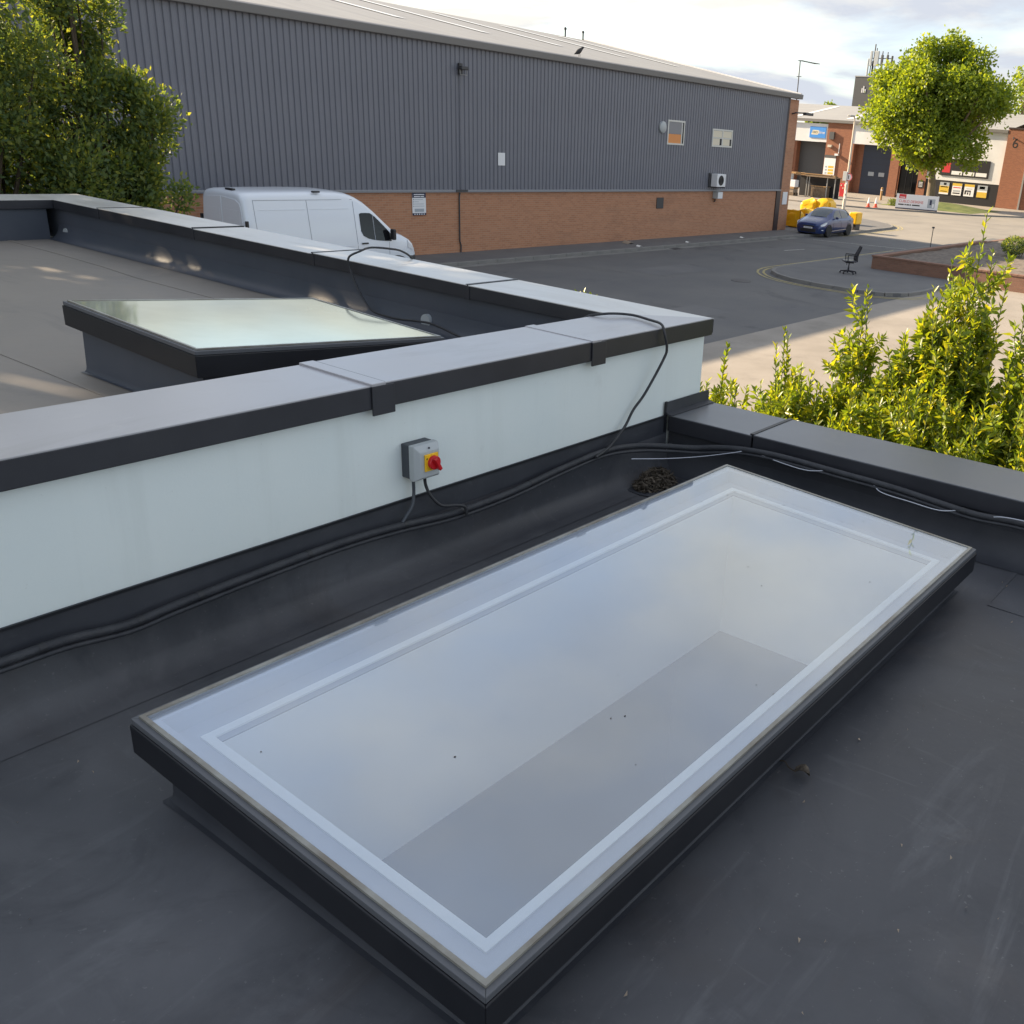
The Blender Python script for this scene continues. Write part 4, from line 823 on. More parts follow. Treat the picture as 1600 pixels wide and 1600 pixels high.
# ---- white van (local x from the tail to the nose)
VO = Vector((13.72, 22.95, 0.0))
VAN = empty('delivery_van', VO, 'white high roofed delivery van parked beside the brick wall', 'van')
def vsec(x, zt, w, zb=0.30):
    belt = min(1.18, zt - 0.16); lean = 0.17 * max(0, (zt - 1.25)) / 1.25
    zs = zt - min(0.20, 0.10 + 0.08 * zt / 2.5); wr = w - lean
    return [(0, zb), (w * 0.93, zb), (w, zb + 0.14), (w, belt * 0.75), (w, belt), (w - lean * 0.5, (belt + zs) / 2), (wr, zs), (wr - 0.03, zs + 0.07), (wr - 0.10, zt - 0.05), (wr - 0.24, zt - 0.015), (wr * 0.4, zt), (0, zt + 0.005)]
vst = [(0.0, 2.40, 0.95), (0.015, 2.46, 0.985), (0.06, 2.50, 1.01), (0.20, 2.525, 1.02), (1.0, 2.54, 1.025), (2.0, 2.545, 1.025), (2.7, 2.535, 1.025), (3.05, 2.50, 1.025), (3.3, 2.43, 1.02), (3.55, 2.30, 1.015), (3.85, 2.08, 1.01), (4.15, 1.82, 1.0), (4.42, 1.58, 0.99), (4.5, 1.50, 0.985), (4.8, 1.40, 0.97), (5.0, 1.30, 0.94), (5.15, 1.18, 0.90), (5.27, 0.98, 0.84), (5.33, 0.72, 0.78), (5.34, 0.55, 0.74)]
mb = loft(vst, vsec); mb.v = [(p[0] + VO.x, p[1] + VO.y, p[2]) for p in mb.v]
mb.build('body', 'van', VAN, smooth=True)
def vside(x, z):
    for i in range(len(vst) - 1):
        if vst[i][0] <= x <= vst[i + 1][0]:
            t = (x - vst[i][0]) / (vst[i + 1][0] - vst[i][0]); zt = vst[i][1] * (1 - t) + vst[i + 1][1] * t; w = vst[i][2] * (1 - t) + vst[i + 1][2] * t; break
    else: zt, w = 2.5, 1.02
    pts = vsec(x, zt, w)[2:8]
    for a, b in zip(pts[:-1], pts[1:]):
        if a[1] <= z <= b[1]: return a[0] + (b[0] - a[0]) * (z - a[1]) / max(1e-6, b[1] - a[1])
    return w
def vpatch(name, poly, m, parent, off=0.006, side=-1, n=5):
    """panel lying on the van side; poly (x,z) quads strip: list of (x, z0, z1)"""
    mb = MB()
    for i, (x, z0, z1) in enumerate(poly):
        for j in range(n):
            z = z0 + (z1 - z0) * j / (n - 1); mb.v.append((VO.x + x, VO.y + side * (vside(x, z) + off), z))
        if i:
            for j in range(n - 1): mb.f.append(((i - 1) * n + j, (i - 1) * n + j + 1, i * n + j + 1, i * n + j))
    o = mb.build(name, m, parent); s = o.modifiers.new('thick', 'SOLIDIFY'); s.thickness = 0.004; s.offset = 0; return o
for side in (-1, 1):
    wn = vpatch('side_window', [(3.34, 1.52, 1.96), (3.40, 1.40, 1.985), (3.55, 1.325, 1.985), (3.70, 1.29, 1.975), (3.85, 1.265, 1.88), (4.05, 1.245, 1.70), (4.20, 1.232, 1.56), (4.30, 1.228, 1.46), (4.33, 1.225, 1.42)], 'vglass', VAN, 0.008, side)
    vpatch('window_divider', [(3.765, 1.28, 1.95), (3.785, 1.277, 1.93)], 'seam', wn, 0.013, side)
    for (xa, xb, za, zb) in ((3.175, 3.187, 0.6, 2.28), (1.765, 1.777, 0.6, 2.33), (0.28, 0.29, 0.6, 2.33), (4.245, 4.255, 0.6, 1.21)): vpatch('panel_seam', [(xa, za, zb), (xb, za, zb)], 'seam', VAN, 0.003, side, n=9)
    for (xa, xb, z) in ((0.28, 3.18, 2.325), (0.42, 1.70, 2.10), (1.84, 3.02, 2.10), (0.3, 3.1, 1.15)): vpatch('panel_seam', [(xa + (xb - xa) * i / 6, z, z + 0.010) for i in range(7)], 'seam' if z > 2.2 else 'van', VAN, 0.003 if z > 2.2 else 0.008, side, n=2)
    vpatch('door_handle', [(3.30, 1.185, 1.225), (3.52, 1.185, 1.225)], 'ink', VAN, 0.022, side, n=2)
    for k, wx in enumerate((1.05, 4.52)): wheel((VO.x + wx, VO.y + side * 0.93, 0.345), 0.345, 0.23, side, VAN, False)
    aw = MB()
    for k in range(17):
        a = math.pi * k / 16; aw.v += [(VO.x + 4.52 + 0.40 * math.cos(a), VO.y + side * 1.0, 0.36 + 0.40 * math.sin(a)), (VO.x + 4.52 + 0.47 * math.cos(a), VO.y + side * 1.005, 0.36 + 0.47 * math.sin(a))]
        if k: aw.f.append((2 * k - 2, 2 * k - 1, 2 * k + 1, 2 * k))
    ow = aw.build('wheel_arch', 'ink', VAN); s = ow.modifiers.new('thick', 'SOLIDIFY'); s.thickness = 0.03; s.offset = 0
    mi = MB().box((VO.x + 4.26, VO.y + side * 1.02 - (0.0 if side > 0 else 0.16), 1.27), (VO.x + 4.36, VO.y + side * 1.02 + (0.16 if side > 0 else 0.0), 1.56)).build('wing_mirror', 'ink', VAN, bevel=0.03)
    vpatch('headlight', [(4.93, 1.03, 1.25), (5.03, 0.98, 1.19), (5.12, 0.94, 1.10), (5.2, 0.93, 1.0)], 'lens', VAN, 0.012, side, n=4)
    MB().box((VO.x - 0.012, VO.y + side * 0.965 - 0.03, 1.70), (VO.x + 0.05, VO.y + side * 0.965 + 0.03, 1.86)).build('door_hinge', 'ink', VAN)
    vpatch('tail_light', [(0.03, 0.95, 1.55), (0.09, 0.95, 1.55)], 'red_plastic', VAN, 0.008, side)
# windscreen
ws = MB(); xs = [3.60, 3.85, 4.15, 4.40]
for i, x in enumerate(xs):
    zt = np.interp(x, [s[0] for s in vst], [s[1] for s in vst]); w = 0.62 + 0.12 * i / 3
    for j in range(7):
        y = -w + 2 * w * j / 6; ws.v.append((VO.x + x + 0.012, VO.y + y, zt + 0.018 - 0.03 * abs(y) ** 2))
    if i:
        for j in range(6): ws.f.append(((i - 1) * 7 + j, (i - 1) * 7 + j + 1, i * 7 + j + 1, i * 7 + j))
ws.build('windscreen', 'vglass', VAN, smooth=True)
MB().plan([(VO.x + 5.0, VO.y - 0.9), (VO.x + 5.36, VO.y - 0.74), (VO.x + 5.36, VO.y + 0.74), (VO.x + 5.0, VO.y + 0.9)], 0.32, 0.62).build('bumper', 'dk_steel', VAN, bevel=0.04)
MB().plan([(VO.x + 4.99, VO.y - 0.96), (VO.x + 5.28, VO.y - 0.86), (VO.x + 5.28, VO.y - 0.5), (VO.x + 4.99, VO.y - 0.5)], 0.56, 0.80).build('bumper', 'dk_steel', VAN, bevel=0.03)
MB().box((VO.x + 5.30, VO.y - 0.5, 0.72), (VO.x + 5.352, VO.y + 0.5, 0.95)).build('grille', 'ink', VAN)
for s in (-1, 1):   # rear doors
    pts = [(0.02, 0.52), (0.86, 0.52), (0.88, 1.2), (0.80, 2.14), (0.74, 2.26), (0.60, 2.33), (0.02, 2.37)]
    m2 = MB(); k = len(pts); m2.v = [(VO.x - 0.012, VO.y + s * p[0], p[1]) for p in pts] + [(VO.x + 0.02, VO.y + s * p[0], p[1]) for p in pts]
    m2.f = [tuple(range(k)), tuple(range(k, 2 * k))] + [(i, (i + 1) % k, k + (i + 1) % k, k + i) for i in range(k)]
    rd = m2.build('rear_door', 'van', VAN, bevel=0.008)
    MB().box((VO.x - 0.016, VO.y + s * 0.42 - 0.32, 1.35), (VO.x - 0.0125, VO.y + s * 0.42 + 0.32, 2.08)).build('door_panel', 'van', rd, bevel=0.003)
mb = MB().box((VO.x + 0.10, VO.y - 0.33, 2.515), (VO.x + 0.20, VO.y - 0.02, 2.56)).build('brake_light', 'ink', VAN, bevel=0.015)
MB().box((VO.x + 2.0, VO.y - 0.84, 2.50), (VO.x + 2.22, VO.y - 0.76, 2.545)).build('roof_mount', 'ink', VAN, bevel=0.015)

# ---- blue hatchback (local x from nose to tail, nose points to -X)
CO = Vector((47.55, 24.05, 0.0))
CAR = empty('hatchback_car', CO, 'dark blue hatchback car parked by the warehouse corner', 'car')
def csec(x, zt, w, wr, zb=0.2):
    belt = min(0.92, zt - 0.05)
    return [(0, zb), (w * 0.9, zb), (w, zb + 0.14), (w + 0.01, 0.55 if zt > 0.6 else zt * 0.7), (w, belt - 0.06), (w - 0.015, belt), ((w + wr) / 2, (belt + zt - 0.06) / 2), (wr + 0.01, zt - 0.07), (wr - 0.05, zt - 0.025), (wr * 0.55, zt), (0, zt + 0.006)]
cst = [(0.0, 0.56, 0.55, 0.48), (0.03, 0.64, 0.66, 0.56), (0.12, 0.71, 0.75, 0.64), (0.35, 0.80, 0.81, 0.70), (0.7, 0.90, 0.835, 0.74), (1.02, 0.98, 0.84, 0.74), (1.3, 1.17, 0.84, 0.68), (1.6, 1.34, 0.845, 0.60), (1.85, 1.42, 0.845, 0.57), (2.3, 1.455, 0.845, 0.565), (2.9, 1.43, 0.845, 0.56), (3.35, 1.37, 0.84, 0.54), (3.6, 1.27, 0.825, 0.53), (3.82, 1.06, 0.80, 0.60), (3.95, 0.93, 0.77, 0.66), (4.04, 0.78, 0.72, 0.62), (4.06, 0.55, 0.66, 0.56)]
mb = loft(cst, csec); mb.v = [(p[0] + CO.x, p[1] + CO.y, p[2]) for p in mb.v]; mb.build('body', 'carblue', CAR, smooth=True)
def cint(x): return [float(np.interp(x, [s[0] for s in cst], [s[k] for s in cst])) for k in (1, 2, 3)]
def cside(x, z):
    zt, w, wr = cint(x); pts = csec(x, zt, w, wr)[2:8]
    for a, b in zip(pts[:-1], pts[1:]):
        if a[1] <= z <= b[1]: return a[0] + (b[0] - a[0]) * (z - a[1]) / max(1e-6, b[1] - a[1])
    return w
def cpatch(name, strip, m, parent, off=0.008, side=-1, n=4):
    mb = MB()
    for i, (x, z0, z1) in enumerate(strip):
        for j in range(n):
            z = z0 + (z1 - z0) * j / (n - 1); mb.v.append((CO.x + x, CO.y + side * (cside(x, z) + off), z))
        if i:
            for j in range(n - 1): mb.f.append(((i - 1) * n + j, (i - 1) * n + j + 1, i * n + j + 1, i * n + j))
    o = mb.build(name, m, parent); s = o.modifiers.new('thick', 'SOLIDIFY'); s.thickness = 0.004; s.offset = 0; return o
def ctop(name, xs, ws, m, off=0.012):
    mb = MB()
    for i, (x, w) in enumerate(zip(xs, ws)):
        zt = cint(x)[0]
        for j in range(7):
            y = -w + 2 * w * j / 6; mb.v.append((CO.x + x - 0.008, CO.y + y, zt + off - 0.05 * (abs(y) / 0.6) ** 3))
        if i:
            for j in range(6): mb.f.append(((i - 1) * 7 + j, (i - 1) * 7 + j + 1, i * 7 + j + 1, i * 7 + j))
    return mb.build(name, m, CAR, smooth=True)
ctop('windscreen', [1.06, 1.3, 1.6, 1.80], [0.66, 0.60, 0.53, 0.50], 'cglass', 0.016)
ctop('rear_window', [3.45, 3.6, 3.80], [0.44, 0.46, 0.50], 'cglass')
ctop('bonnet_edge', [0.30, 0.34], [0.6, 0.6], 'seam', 0.006)
for side in (-1, 1):
    cpatch('side_window', [(1.38, 0.965, 1.08), (1.55, 0.96, 1.20), (1.8, 0.955, 1.315), (2.05, 0.955, 1.345), (2.20, 0.955, 1.35)], 'cglass', CAR, 0.008, side)
    cpatch('side_window', [(2.29, 0.955, 1.35), (2.6, 0.96, 1.335), (2.95, 0.97, 1.295), (3.10, 0.985, 1.26), (3.17, 1.02, 1.21)], 'cglass', CAR, 0.008, side)
    cpatch('side_window', [(3.24, 1.06, 1.22), (3.42, 1.09, 1.15)], 'ink', CAR, 0.006, side)
    for xx in (1.30, 2.24, 3.05): cpatch('panel_seam', [(xx, 0.35, 0.93), (xx + 0.012, 0.35, 0.93)], 'ink', CAR, 0.004, side)
    cpatch('sill_trim', [(1.15, 0.30, 0.33), (2.95, 0.36, 0.39)], 'alloy', CAR, 0.010, side, n=2)
    cpatch('door_handle', [(2.02, 0.80, 0.83), (2.18, 0.805, 0.835)], 'carblue', CAR, 0.022, side, n=2)
    for wx in (0.80, 3.27):
        wheel((CO.x + wx, CO.y + side * 0.765, 0.305), 0.305, 0.21, side, CAR)
        mb = MB()
        for k in range(17):
            a = math.pi * k / 16 ; mb.v += [(CO.x + wx + 0.315 * math.cos(a), CO.y + side * 0.852, 0.305 + 0.315 * math.sin(a)), (CO.x + wx + 0.365 * math.cos(a), CO.y + side * 0.853, 0.305 + 0.365 * math.sin(a))]
            if k: mb.f.append((2 * k - 2, 2 * k - 1, 2 * k + 1, 2 * k))
        oo = mb.build('wheel_arch', 'ink', CAR); s = oo.modifiers.new('thick', 'SOLIDIFY'); s.thickness = 0.02; s.offset = 0
    MB().box((CO.x + 1.42, CO.y + side * 0.84 - (0.17 if side < 0 else 0), 0.93), (CO.x + 1.52, CO.y + side * 0.84 + (0.17 if side > 0 else 0), 1.05)).build('wing_mirror', 'carblue', CAR, bevel=0.03)
    cpatch('headlight', [(0.06, 0.58, 0.66), (0.14, 0.575, 0.70), (0.28, 0.60, 0.755), (0.42, 0.66, 0.775), (0.52, 0.72, 0.785)], 'lens', CAR, 0.010, side)
    cpatch('fog_light', [(0.10, 0.36, 0.40), (0.24, 0.36, 0.40)], 'lens', CAR, 0.010, side, n=2)
    cpatch('tail_light', [(3.88, 0.72, 0.88), (4.0, 0.72, 0.84)], 'red_plastic', CAR, 0.008, side, n=3)
MB().box((CO.x - 0.022, CO.y - 0.46, 0.24), (CO.x + 0.05, CO.y + 0.46, 0.42)).build('grille', 'ink', CAR, bevel=0.02)
MB().box((CO.x - 0.024, CO.y - 0.34, 0.52), (CO.x + 0.03, CO.y + 0.34, 0.585)).build('grille', 'ink', CAR, bevel=0.015)
npl = MB().box((CO.x - 0.035, CO.y - 0.26, 0.43), (CO.x - 0.0225, CO.y + 0.26, 0.515)).build('number_plate', 'sign_white', CAR)
MB().box((CO.x - 0.0375, CO.y - 0.2, 0.455), (CO.x - 0.0355, CO.y + 0.2, 0.49)).build('plate_characters', 'sign_grey', npl)

# ================================================================ OFFICE CHAIR
CH = empty('office_chair', (34.2, 15.4, KH), 'black office chair left on the empty kerbed island', 'chair', rz=R(-56))
def L(mb, *a, **k): return mb.build(*a, local=True, **k)
L(MB().box((-0.26, -0.25, 0.44), (0.24, 0.25, 0.50)), 'seat', 'chair_seat', CH, bevel=0.03, seg=3)
bk = MB(); prof = [(0.20, 0.46), (0.17, 0.56), (0.19, 0.68), (0.24, 0.80), (0.30, 0.92), (0.345, 1.04), (0.385, 1.035), (0.36, 0.92), (0.31, 0.78), (0.275, 0.66), (0.28, 0.54), (0.285, 0.46)]
L(bk.extr(prof, -0.22, 0.22, 'Y'), 'backrest', 'chair_black', CH, bevel=0.02)
for s in (-1, 1): L(MB().tube([(-0.10, s * 0.27, 0.46), (-0.12, s * 0.29, 0.66), (-0.13, s * 0.29, 0.69), (0.10, s * 0.29, 0.69), (0.20, s * 0.25, 0.69)], 0.018, 8), 'armrest', 'chair_black', CH)
L(MB().box((-0.14, -0.1, 0.39), (0.16, 0.1, 0.44)), 'mechanism', 'chair_black', CH)
L(MB().tube([(-0.10, -0.1, 0.41), (-0.14, -0.3, 0.36)], 0.012, 6), 'lever', 'chair_black', CH)
L(MB().tube([(0, 0, 0.08), (0, 0, 0.22), (0, 0, 0.225), (0, 0, 0.40)], [0.032, 0.032, 0.02, 0.02], 12), 'gas_lift', 'chair_black', CH)
for k in range(5):
    a = 2 * math.pi * k / 5 + 0.2; e = (0.31 * math.cos(a), 0.31 * math.sin(a))
    lg = L(MB().tube([(0, 0, 0.11), (e[0], e[1], 0.075)], [0.03, 0.02], 8), 'leg', 'chair_black', CH)
    L(MB().lathe([(0.03, -0.022), (0.03, 0.022)], (e[0], e[1], 0.03), 'Y', 12), 'caster', 'chair_black', lg)

# ================================================================ PLANTER ON THE ISLAND
PLN = empty('brick_planter', (46, 12, 0), 'low brick planter bed of bare soil behind the office chair', 'planter')
for nm, a, b, m in (('wall', (36.8, 8.0, 0), (37.03, 15.6, 0.56), 'brick_p'), ('wall', (37.031, 15.37, 0), (58, 15.6, 0.56), 'brick_p'), ('wall', (37.031, 8.0, 0), (58, 8.23, 0.56), 'brick_p')): MB().box(a, b).build(nm, m, PLN)
for k in range(34): MB().box((36.775, 8.0 + 0.225 * k, 0.561), (37.055, 8.0 + 0.225 * k + 0.215, 0.63)).build('coping_brick', 'brick_p', PLN, bevel=0.006)
for k in range(60): MB().box((37.06 + 0.225 * k, 15.345, 0.561), (37.06 + 0.225 * k + 0.215, 15.625, 0.63)).build('coping_brick', 'brick_p', PLN)
so = MB(); nx, ny = 44, 18
for i in range(nx + 1):
    for j in range(ny + 1): so.v.append((37.04 + (57.9 - 37.04) * i / nx, 8.24 + (15.36 - 8.24) * j / ny, 0.50 + 0.06 * math.sin(i * 1.7 + j) * math.cos(j * 1.3) + random.uniform(0, 0.05)))
for i in range(nx):
    for j in range(ny): so.f.append((i * (ny + 1) + j, (i + 1) * (ny + 1) + j, (i + 1) * (ny + 1) + j + 1, i * (ny + 1) + j + 1))
o = so.build('soil', 'soil', PLN, smooth=True)

# ================================================================ FOLIAGE
def unit(v): return v / (np.linalg.norm(v) + 1e-9)
def shrub(name, base, tips, label, group, nleaf=70, mat_='leaf_laurel', L0=0.074, sub=10, spread=0.35, zmin=0.8):
    """shoots from the base to the given tips plus random side shoots, leaves spiralling up each shoot"""
    root = empty(name, base, label, 'shrub', group); st = MB(); P, D, S = [], [], []
    base = np.array(base, float); shoots = []
    for t in tips:
        t = np.array(t, float); mid = base * 0.45 + t * 0.55 + RNG.normal(0, 0.10, 3) * [1, 1, 0.3]
        shoots.append((base + RNG.normal(0, 0.06, 3) * [1, 1, 0], mid, t, 0.010))
        H = t[2] - base[2]
        for _ in range(sub):
            f = RNG.uniform(0.35, 0.93); p0 = (1 - f) ** 2 * base + 2 * f * (1 - f) * mid + f * f * t
            a = RNG.uniform(0, 6.283); r = spread * (1.2 - f) * RNG.uniform(0.6, 1.9); q = p0 + np.array([r * math.cos(a), r * math.sin(a), RNG.uniform(0.06, 0.34) * (1.2 - 0.5 * f)])
            shoots.append((p0, (p0 + q) / 2 + np.array([0.3 * r * math.cos(a), 0.3 * r * math.sin(a), -0.04]), q, 0.005))
    for (a, b, c, r) in shoots:
        pts = [((1 - t) ** 2) * a + 2 * t * (1 - t) * b + t * t * c for t in np.linspace(0, 1, 7)]
        st.tube(pts, [r * (1 - 0.75 * i / 6) for i in range(7)], 5, cap=False)
        ln = np.linalg.norm(c - a); n = int(nleaf * min(1.6, max(0.45, ln / 0.8)))
        t0 = 0.35 if r > 0.006 else 0.1; ph = RNG.uniform(0, 6.28)
        for k in range(n):
            t = t0 + (1 - t0) * (k + RNG.random()) / n; t = min(t, 1.0) 
            p = (1 - t) ** 2 * a + 2 * t * (1 - t) * b + t * t * c
            if p[2] < zmin: continue
            ax = unit(2 * (1 - t) * (b - a) + 2 * t * (c - b)); ph += 2.4 + RNG.normal(0, 0.3)
            u = unit(np.cross(ax, [0.3, 0.5, 0.2])); v = np.cross(ax, u); out_ = math.cos(ph) * u + math.sin(ph) * v
            lift = 0.35 + 1.5 * max(0.0, (t - 0.72) / 0.28) + RNG.normal(0, 0.22)
            P.append(p); D.append(out_ + ax * lift + np.array([0, 0, -0.10])); S.append(L0 * RNG.uniform(0.6, 1.2) * (1.0 - 0.30 * max(0, (t - 0.85) / 0.15)))
    st.build('stems', 'stem_green', root, smooth=True)
    leafmesh('foliage', P, D, S, mat_, root, wid=0.40, fold=0.22, curl=0.10)
    return root
G = 'laurel shrubs beside the low parapet'
def tipcloud(cx, cy, n, rx, ry, z0, z1):
    o = []
    for _ in range(n):
        a = RNG.uniform(0, 6.283); q = math.sqrt(RNG.random()); o.append((cx + 2.0 * rx * q * math.cos(a), cy + 2.0 * ry * q * math.sin(a), z1 - (z1 - z0) * q * q * RNG.uniform(0.7, 1.2) + RNG.normal(0, 0.05)))
    return o
shrub('laurel_shrub', (6.1, 1.9, 0), [(6.0, 1.85, 4.20), (6.05, 1.93, 4.02), (5.95, 1.76, 4.0), (6.1, 2.04, 3.9), (5.9, 2.02, 3.66), (6.1, 1.68, 3.80), (6.0, 2.10, 3.72), (6.2, 1.85, 3.75), (5.9, 1.85, 3.5), (6.0, 1.95, 3.55), (6.05, 1.78, 3.6)] + tipcloud(6.0, 1.93, 26, 0.17, 0.15, 3.1, 3.8), 'tallest laurel shrub rising above the brick planter', G, sub=15, spread=0.30)
shrub('laurel_shrub.001', (5.8, 1.3, 0), [(6.0, 1.52, 3.72), (5.95, 1.42, 3.55), (5.85, 1.5, 3.4)] + tipcloud(5.7, 1.36, 24, 0.25, 0.22, 2.7, 3.4), 'laurel shrub cut off by the right picture edge', G, sub=12, spread=0.34)
shrub('laurel_shrub.002', (5.9, 2.45, 0), [(6.0, 2.545, 3.66), (6.0, 2.53, 3.58), (6.02, 2.56, 3.50), (5.9, 2.45, 3.25), (6.0, 2.7, 3.22), (5.95, 2.6, 3.3)] + tipcloud(5.85, 2.4, 22, 0.22, 0.22, 2.6, 3.25), 'laurel shrub with one slim upright shoot in the middle', G, sub=12, spread=0.32)
shrub('laurel_shrub.003', (5.9, 3.1, 0), [(6.0, 3.12, 3.30), (6.02, 3.10, 3.24), (5.95, 3.15, 3.18), (6.0, 3.07, 3.1), (6.0, 3.12, 3.0)] + tipcloud(5.8, 3.0, 13, 0.22, 0.18, 2.35, 2.9), 'laurel shrub with bright pointed top left of the middle', G, sub=10, spread=0.24)
shrub('laurel_shrub.004', (5.9, 3.65, 0), [(6.0, 3.58, 3.10), (6.0, 3.6, 2.98), (5.95, 3.7, 2.8)] + tipcloud(5.75, 3.5, 12, 0.2, 0.18, 2.2, 2.7), 'thin young laurel shrub next to the white wall end', G, sub=8, spread=0.2)
shrub('laurel_shrub.005', (5.4, 0.95, 0), tipcloud(5.35, 1.0, 22, 0.2, 0.24, 2.5, 3.05) + tipcloud(5.45, 1.75, 16, 0.18, 0.25, 2.4, 2.95), 'nearest low laurel shrub leaning on the low coping', G, sub=11, spread=0.30)
shrub('laurel_shrub.006', (6.6, 2.9, 0), tipcloud(6.4, 2.75, 18, 0.22, 0.35, 2.4, 2.95), 'low laurel shrub behind the pointed one', G, sub=9, spread=0.28)
shrub('laurel_shrub.007', (5.5, 4.55, 0), [(5.5, 4.62, 3.37), (5.5, 4.56, 3.385), (5.5, 4.5, 3.37), (5.5, 4.45, 3.36), (5.52, 4.54, 3.3)], 'yellow green shrub tips just showing above the far coping', G, sub=6, spread=0.2)
shrub('laurel_shrub.009', (6.3, 1.5, 0), tipcloud(6.2, 1.6, 22, 0.22, 0.2, 2.6, 3.3), 'laurel shrub filling the gap right of the tallest one', G, sub=11, spread=0.32)
shrub('laurel_shrub.010', (6.2, 1.1, 0), [(6.1, 1.46, 3.75), (6.15, 1.4, 3.6)] + tipcloud(6.15, 1.2, 22, 0.2, 0.2, 2.8, 3.6), 'laurel shrub behind the one cut by the right edge', G, sub=12, spread=0.32)
for k_, (sx, sy, cx_, cy_, n_, z0_, z1_, lb_) in enumerate(((5.75, 2.9, 5.85, 2.85, 34, 2.4, 3.08, 'laurel shrub left of the slim upright shoot'), (5.6, 1.9, 5.65, 1.85, 34, 2.5, 3.2, 'bushy laurel shrub at the foot of the tallest one'), (5.3, 1.45, 5.3, 1.45, 26, 2.4, 2.95, 'laurel shrub pressed against the low coping'), (5.6, 3.35, 5.75, 3.38, 26, 2.2, 2.85, 'low laurel shrub between the pointed and the young one'), (6.4, 2.3, 6.4, 2.25, 24, 2.7, 3.3, 'laurel shrub behind the slim upright shoot'))):
    shrub('laurel_shrub.%03d' % (11 + k_), (sx, sy, 0), tipcloud(cx_, cy_, n_, 0.22, 0.24, z0_, z1_), lb_, G, nleaf=60, sub=10, spread=0.40)
shrub('laurel_shrub.008', (5.35, 2.6, 0), tipcloud(5.45, 2.25, 30, 0.2, 0.38, 2.3, 2.95), 'low laurel shrub close behind the coping joint', G, sub=9, spread=0.28)
for (nm, c, r, lb) in (('round_bush', (45.0, 12.4, 1.0), 0.55, 'round clipped dark bush on thin stems in the planter'),):
    root = empty(nm, (c[0], c[1], 0.5), lb, 'shrub'); st = MB()
    for k in range(7):
        a = k * 0.9; st.tube([(c[0] + 0.05 * math.cos(a), c[1] - 0.3 + 0.05 * math.sin(a), 0.45), (c[0] + 0.25 * math.cos(a), c[1] - 0.2 + 0.3 * math.sin(a), 0.85)], [0.02, 0.012], 5)
    st.build('stems', 'bark_dk', root)
    d = RNG.normal(size=(2600, 3)); d /= np.linalg.norm(d, axis=1, keepdims=True); rr = r * RNG.uniform(0.6, 1.03, (2600, 1)); P = np.array(c) + d * rr * [1, 1, 0.72]
    leafmesh('foliage', P, d + RNG.normal(0, 0.7, d.shape), RNG.uniform(0.05, 0.1, 2600), 'leaf_dark', root, simple=True, wid=0.6)

def thin(cl, z0, z1, keep): return [c for c in cl if not (z0 < c[0][2] < z1 and RNG.random() > keep)]
def tree(name, base, clumps, label, mat_, nleaf, leaf, group=None, trunk_r=0.25, fork=0.35, bark='bark', simple=True, wid=0.6, up=0.0, limbs=True, shell=0.35, gaps=()):
    """clumps: list of (centre, radius xyz)"""
    root = empty(name, base, label, 'tree', group); tr = MB(); b = Vector(base)
    cs = np.array([c[0] for c in clumps], float); rs = np.array([c[1] for c in clumps], float)
    top = Vector(cs[:, :].mean(0)); fk = b + (top - b) * fork; fk.x = b.x * 0.7 + top.x * 0.3; fk.y = b.y * 0.7 + top.y * 0.3
    tr.tube(smoothpath([b, b + (fk - b) * 0.12 + Vector((0.02, 0.03, 0)), b + (fk - b) * 0.6 + Vector((0.05, -0.06, 0)), fk, fk + (top - fk) * 0.6, top], 4), [trunk_r * (1.35 if i == 0 else 1.1 - 0.9 * i / 20) for i in range(21)], 10)
    if limbs:
        for c in clumps:
            e = Vector(c[0]); s = fk + (top - fk) * random.uniform(0.0, 0.5); m = (s + e) / 2 + Vector((0, 0, -0.08 * (e - s).length))
            tr.tube(smoothpath([s, m, e], 4), [trunk_r * 0.42 * (1 - 0.85 * i / 8) for i in range(9)], 6, cap=False)
    tr.build('trunk', bark, root, smooth=True)
    vol = rs.prod(1) ** 0.75; ci = RNG.choice(len(clumps), nleaf, p=vol / vol.sum())
    d = RNG.normal(size=(nleaf, 3)); d /= np.linalg.norm(d, axis=1, keepdims=True)
    rad = RNG.uniform(shell, 1.0, (nleaf, 1)) ** 0.7 * (1 + 0.16 * RNG.normal(size=(nleaf, 1)))
    P = cs[ci] + d * rs[ci] * rad
    D = d * 0.8 + RNG.normal(0, 0.7, d.shape) + np.array([0, 0, up])
    keep = np.ones(nleaf, bool); sv = np.array(sdir)
    for (gx, gy, gz, gr) in gaps:          # openings in the crown that let the sun through
        q = P - np.array([gx, gy, gz]); q = q - (q @ sv)[:, None] * sv; keep &= np.linalg.norm(q, axis=1) > gr
    P, D = P[keep], D[keep]
    leafmesh('crown', P, D, leaf * RNG.uniform(0.6, 1.25, len(P)), mat_, root, simple=simple, wid=wid)
    return root
def clumpcloud(c, r, n, cr, seed=None, flat=1.0):
    out = []
    for _ in range(n):
        v = RNG.normal(size=3); v /= np.linalg.norm(v); q = RNG.uniform(0.35, 0.92)
        s = cr * RNG.uniform(0.6, 1.25); out.append((tuple(np.array(c) + v * np.array(r) * q), (s, s, s * flat)))
    return out
